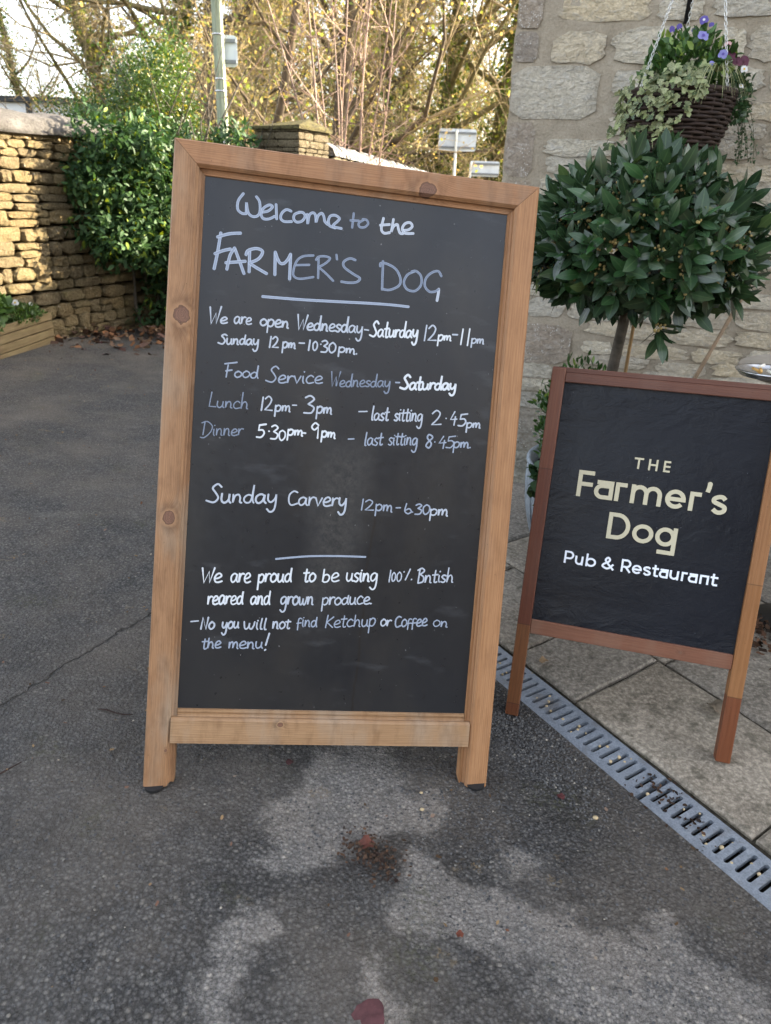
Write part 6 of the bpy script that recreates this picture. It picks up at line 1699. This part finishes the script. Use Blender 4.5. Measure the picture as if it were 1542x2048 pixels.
link('stems', mkfast('stems', *tubes_np(segs, 6), m_red), sap); o = link('twigs', mkfast('twigs', *tubes_np(tw, 3), m_red), sap); tag(o, kind='stuff')
V, F = scatter(lv, lf, frames(np.concatenate([a for a, _ in tw])[nr.integers(0, 500, 60)], randdir(60), randdir(60), np.full(60, .035)))
o = link('leaves', mkfast('leaves', V, F, m_au), sap); tag(o, kind='stuff')
# overhanging arching branch near the pub corner
oh = tag(empty('arching_branch', (2.7, 12.5, 3.6)), 'dark drooping branches arching down beside the top of the pub corner', 'branch'); segs = []
for k in range(46):
    a, ra, _ = grow((nr.uniform(-1.2, .3), nr.normal() * .5, 1.2 + nr.uniform(-.5, .9)), (-1, 0, .1), nr.uniform(.8, 2.2), 8, .12, -.09, .012, .003); segs.append((a, ra))
link('branches', mkfast('branches', *tubes_np(segs, 4), m_bk2), oh)

# ---------------------------------------------------------------- fallen leaves, twigs, grit
def dead(name, x, y, r, col, label, zf, curl=.35, seed=0, lobes=5, cat='leaf', group=None):
    rr = random.Random(seed); n = 22; V = [(0, 0, .3 * curl * r)]; F = []
    for ring in (.55, 1.):
        for k in range(n):
            an = 2 * math.pi * k / n; q = r * ring * (1 + .13 * math.cos(an * lobes + seed) + rr.uniform(-.1, .1)); V.append((q * math.cos(an), q * math.sin(an), curl * r * (.25 + .5 * math.sin(an * 2 + seed) * ring + rr.uniform(-.15, .15))))
    for k in range(n):
        k2 = (k + 1) % n; F += [(0, 1 + k, 1 + k2), (1 + k, 1 + n + k, 1 + n + k2, 1 + k2)]
    mz = min(v[2] for v in V); V = [(a, b, c - mz + .0008) for a, b, c in V]
    m = simple('dead_leaf', col, .75, .25, var=.35, sc=70, bumpd=.002)
    o = obj(name, V, F, m, None, True, (x, y, zf(x, y) + .003)); tag(o, label, cat, group); return o
dead('fallen_leaf', .006, .742, .026, (.075, .030, .032), 'large dark red leaf at the bottom edge of the picture', gz, .15, 3, 3)
dead('fallen_leaf', -.012, 1.082, .016, (.10, .035, .025), 'reddish brown crumpled leaf on the debris clump before the board', gz, .7, 4)
dead('fallen_leaf', .165, .90, .007, (.12, .035, .02), 'small red-brown leaf scrap on pale dry asphalt', gz, .5, 5)
dead('fallen_leaf', .43, 1.27, .009, (.07, .02, .02), 'small dark red leaf scrap near the drain', gz, .4, 6)
dead('fallen_leaf', .918, 1.60, .026, (.13, .105, .075), 'dry curled grey-brown leaf on the paving slab', pz, .8, 7)
dead('fallen_leaf', 1.25, 1.94, .02, (.20, .10, .05), 'brown leaf on the slab at the right edge', pz, .8, 8)
dead('fallen_leaf', -.20, 1.30, .009, (.06, .025, .025), 'purplish brown leaf scrap under the bottom rail', gz, .5, 9)
dead('fallen_leaf', .49, 1.80, .014, (.28, .19, .11), 'pale tan leaf on the slab between the two signs', pz, .7, 10)
m_peb = simple('tan_pebble', (.42, .33, .20), .7, .3, var=.25, sc=40)
def pebble(x, y, r, label, zf):
    v, f = blob(1., 8, 5); rr = random.Random(int(x * 1e4)); V = [(a * r * rr.uniform(.85, 1.2), b * r * rr.uniform(.7, 1.), c * r * .6) for a, b, c in v]
    o = obj('pebble', V, [tuple(dict.fromkeys(q)) for q in f], m_peb, None, True, (x, y, zf(x, y) + r * .45)); tag(o, label, 'pebble')
pebble(.497, 1.217, .0065, 'rounded tan pebble alone on dark asphalt near the drain', gz)
pebble(.105, 1.195, .005, 'yellowish pebble beside the pale dry patch', gz); pebble(.105, 1.245, .004, 'small pink pebble behind the yellowish pebble', gz)
# litter pile at the foot of the hedge
def litter(name, P, s0, s1, cols, flat=.6):
    n = len(P); t = NT(name + '_mat', .8, .2); rp = t.n('ShaderNodeNewGeometry').outputs['Random Per Island']
    m = t.out(t.ramp(rp, [(i / (len(cols) - 1), c) for i, c in enumerate(cols)]))
    lv = [(-.5, 0, 0), (-.15, -.32, .12), (.3, -.25, .05), (.55, 0, .15), (.25, .28, 0), (-.2, .3, .1), (0, 0, .03)]; lf = [(6, 0, 1), (6, 1, 2), (6, 2, 3), (6, 3, 4), (6, 4, 5), (6, 5, 0)]
    V, F = scatter(lv, lf, frames(P, unit(nr.normal(size=(n, 3)) * [1, 1, .25]), unit(nr.normal(size=(n, 3)) * (1 - flat) + [0, 0, 1]), nr.uniform(s0, s1, n)))
    tag(fastobj(name, V, F, m), kind='stuff')
n = 380; lx = nr.uniform(-2.75, -1.2, n); ly = 6.35 + nr.normal(size=n) * .28 + (lx + 2) * .5
litter('leaf_litter', np.stack([lx, ly, np.array([gz(a, b) for a, b in zip(lx, ly)]) + nr.uniform(.005, .09, n) * np.exp(-((ly - 6.5 - (lx + 2) * .5) / .3) ** 2)], -1), .03, .10, [(.04, .022, .016), (.09, .05, .03), (.24, .11, .05), (.16, .11, .07), (.08, .035, .035)], .2)
n = 1500; lx = nr.uniform(-2.8, 1.2, n); ly = nr.uniform(.7, 6.5, n) ** 1.0
keep = np.array([xy2uv(a, b)[1] < -.13 for a, b in zip(lx, ly)]); lx, ly = lx[keep], ly[keep]
litter('ground_debris', np.stack([lx, ly, np.array([gz(a, b) for a, b in zip(lx, ly)]) + .007], -1), .003, .014, [(.04, .025, .015), (.10, .06, .03), (.25, .17, .09), (.12, .05, .03), (.32, .28, .22)], .7)
n = 300; cx = .004 + nr.normal(size=n) * .030; cy = 1.060 + nr.normal(size=n) * .026 - (cx) * .4
litter('debris_clump', np.stack([cx, cy, np.array([gz(a, b) for a, b in zip(cx, cy)]) + .006 + nr.uniform(0, .003, n)], -1), .003, .011, [(.02, .012, .01), (.05, .03, .02), (.09, .05, .03)], .3)
n = 150; u_ = nr.uniform(.46, .70, n); v_ = -.06 + nr.normal(size=n) * .03 - (u_ - .58) * .15; xy = np.array([uv2xy(a, b) for a, b in zip(u_, v_)])
litter('drain_debris', np.stack([xy[:, 0], xy[:, 1], np.array([gz(a, b) for a, b in xy]) + .003], -1)[(np.abs(u_ - .53) < .05) | (nr.random(n) < .35)], .004, .014, [(.012, .008, .007), (.03, .018, .012), (.09, .05, .03)], .4)
n = 420; sx_ = 1.16 + nr.normal(size=n) * .10; sy_ = 2.02 + nr.normal(size=n) * .09
litter('slab_litter', np.stack([sx_, sy_, np.array([pz(a, b) for a, b in zip(sx_, sy_)]) + .004 + nr.uniform(0, .008, n)], -1), .008, .03, [(.02, .014, .01), (.07, .04, .025), (.14, .07, .04)], .3)
# loose chippings proud of the worn asphalt, and grit in the drain slots
n = 15000; gx = nr.uniform(-1.1, .9, n); gy = nr.uniform(.6, 2.4, n); gx[:6000] = .34 + nr.normal(size=6000) * .14; gy[:6000] = 1.42 + nr.normal(size=6000) * .16
keep = np.array([xy2uv(a, b)[1] < -.128 for a, b in zip(gx, gy)]); gx, gy = gx[keep], gy[keep]; n = len(gx)
oct_v = [(1, 0, 0), (.3, .9, 0), (-.8, .5, 0), (-.7, -.6, 0), (.4, -.9, 0), (.1, .1, .8)]; oct_f = [(0, 1, 5), (1, 2, 5), (2, 3, 5), (3, 4, 5), (4, 0, 5)]
t = NT('chipping', .6, .4); rp = t.n('ShaderNodeNewGeometry').outputs['Random Per Island']
m = t.out(t.ramp(rp, [(0, (.03, .03, .031)), (.5, (.065, .064, .064)), (.85, (.10, .098, .095)), (.985, (.15, .14, .12)), (1, (.36, .32, .26))]))
V, F = scatter(oct_v, oct_f, frames(np.stack([gx, gy, np.array([gz(a, b) for a, b in zip(gx, gy)]) + .0005], -1), unit(nr.normal(size=(n, 3)) * [1, 1, .1]), unit(nr.normal(size=(n, 3)) * .3 + [0, 0, 1]), nr.uniform(.0012, .0040, n)))
tag(fastobj('loose_chippings', V, F, m), kind='stuff')
k = 70; u_ = nr.uniform(-.6, 1.1, k); v_ = -.06 + nr.normal(size=k) * .025; xy = np.array([uv2xy(a, b) for a, b in zip(u_, v_)])
blobs('drain_grit', np.stack([xy[:, 0], xy[:, 1], np.array([gz(*uv2xy(a, -.06)) for a in u_]) - .001], -1), nr.uniform(.0025, .006, k), m_peb, None)
# fallen twigs
m_tk = simple('dark_twig', (.035, .022, .018), .8, .2)
for (a, b, lb) in (((-.88, 1.10), (-.78, 1.22), 'long dark twig on the asphalt at left'), ((-.84, 1.02), (-.76, 1.08), 'dark twig lower at the left edge'), ((-.80, .98), (-.74, 1.01), 'shortest dark twig under the other two at left'), ((-.69, 1.42), (-.60, 1.41), 'thin dark twig beside the left foot of the board')):
    pts = [(a[0] + (b[0] - a[0]) * q, a[1] + (b[1] - a[1]) * q + .004 * math.sin(q * 7), gz(a[0], a[1]) + (gz(*b) - gz(*a)) * q + .006) for q in (0, .25, .5, .75, 1)]
    mb = MB(); mb.tube(pts, [.0014, .0024, .002, .002, .001], 5); tag(mb.build('fallen_twig', m_tk, None, True), lb, 'twig')
dead('broken_stone', -1.78, 6.3, .16, (.26, .23, .19), 'flat pale broken stone lying at the foot of the laurel', gz, .25, 12, 3, 'stone')
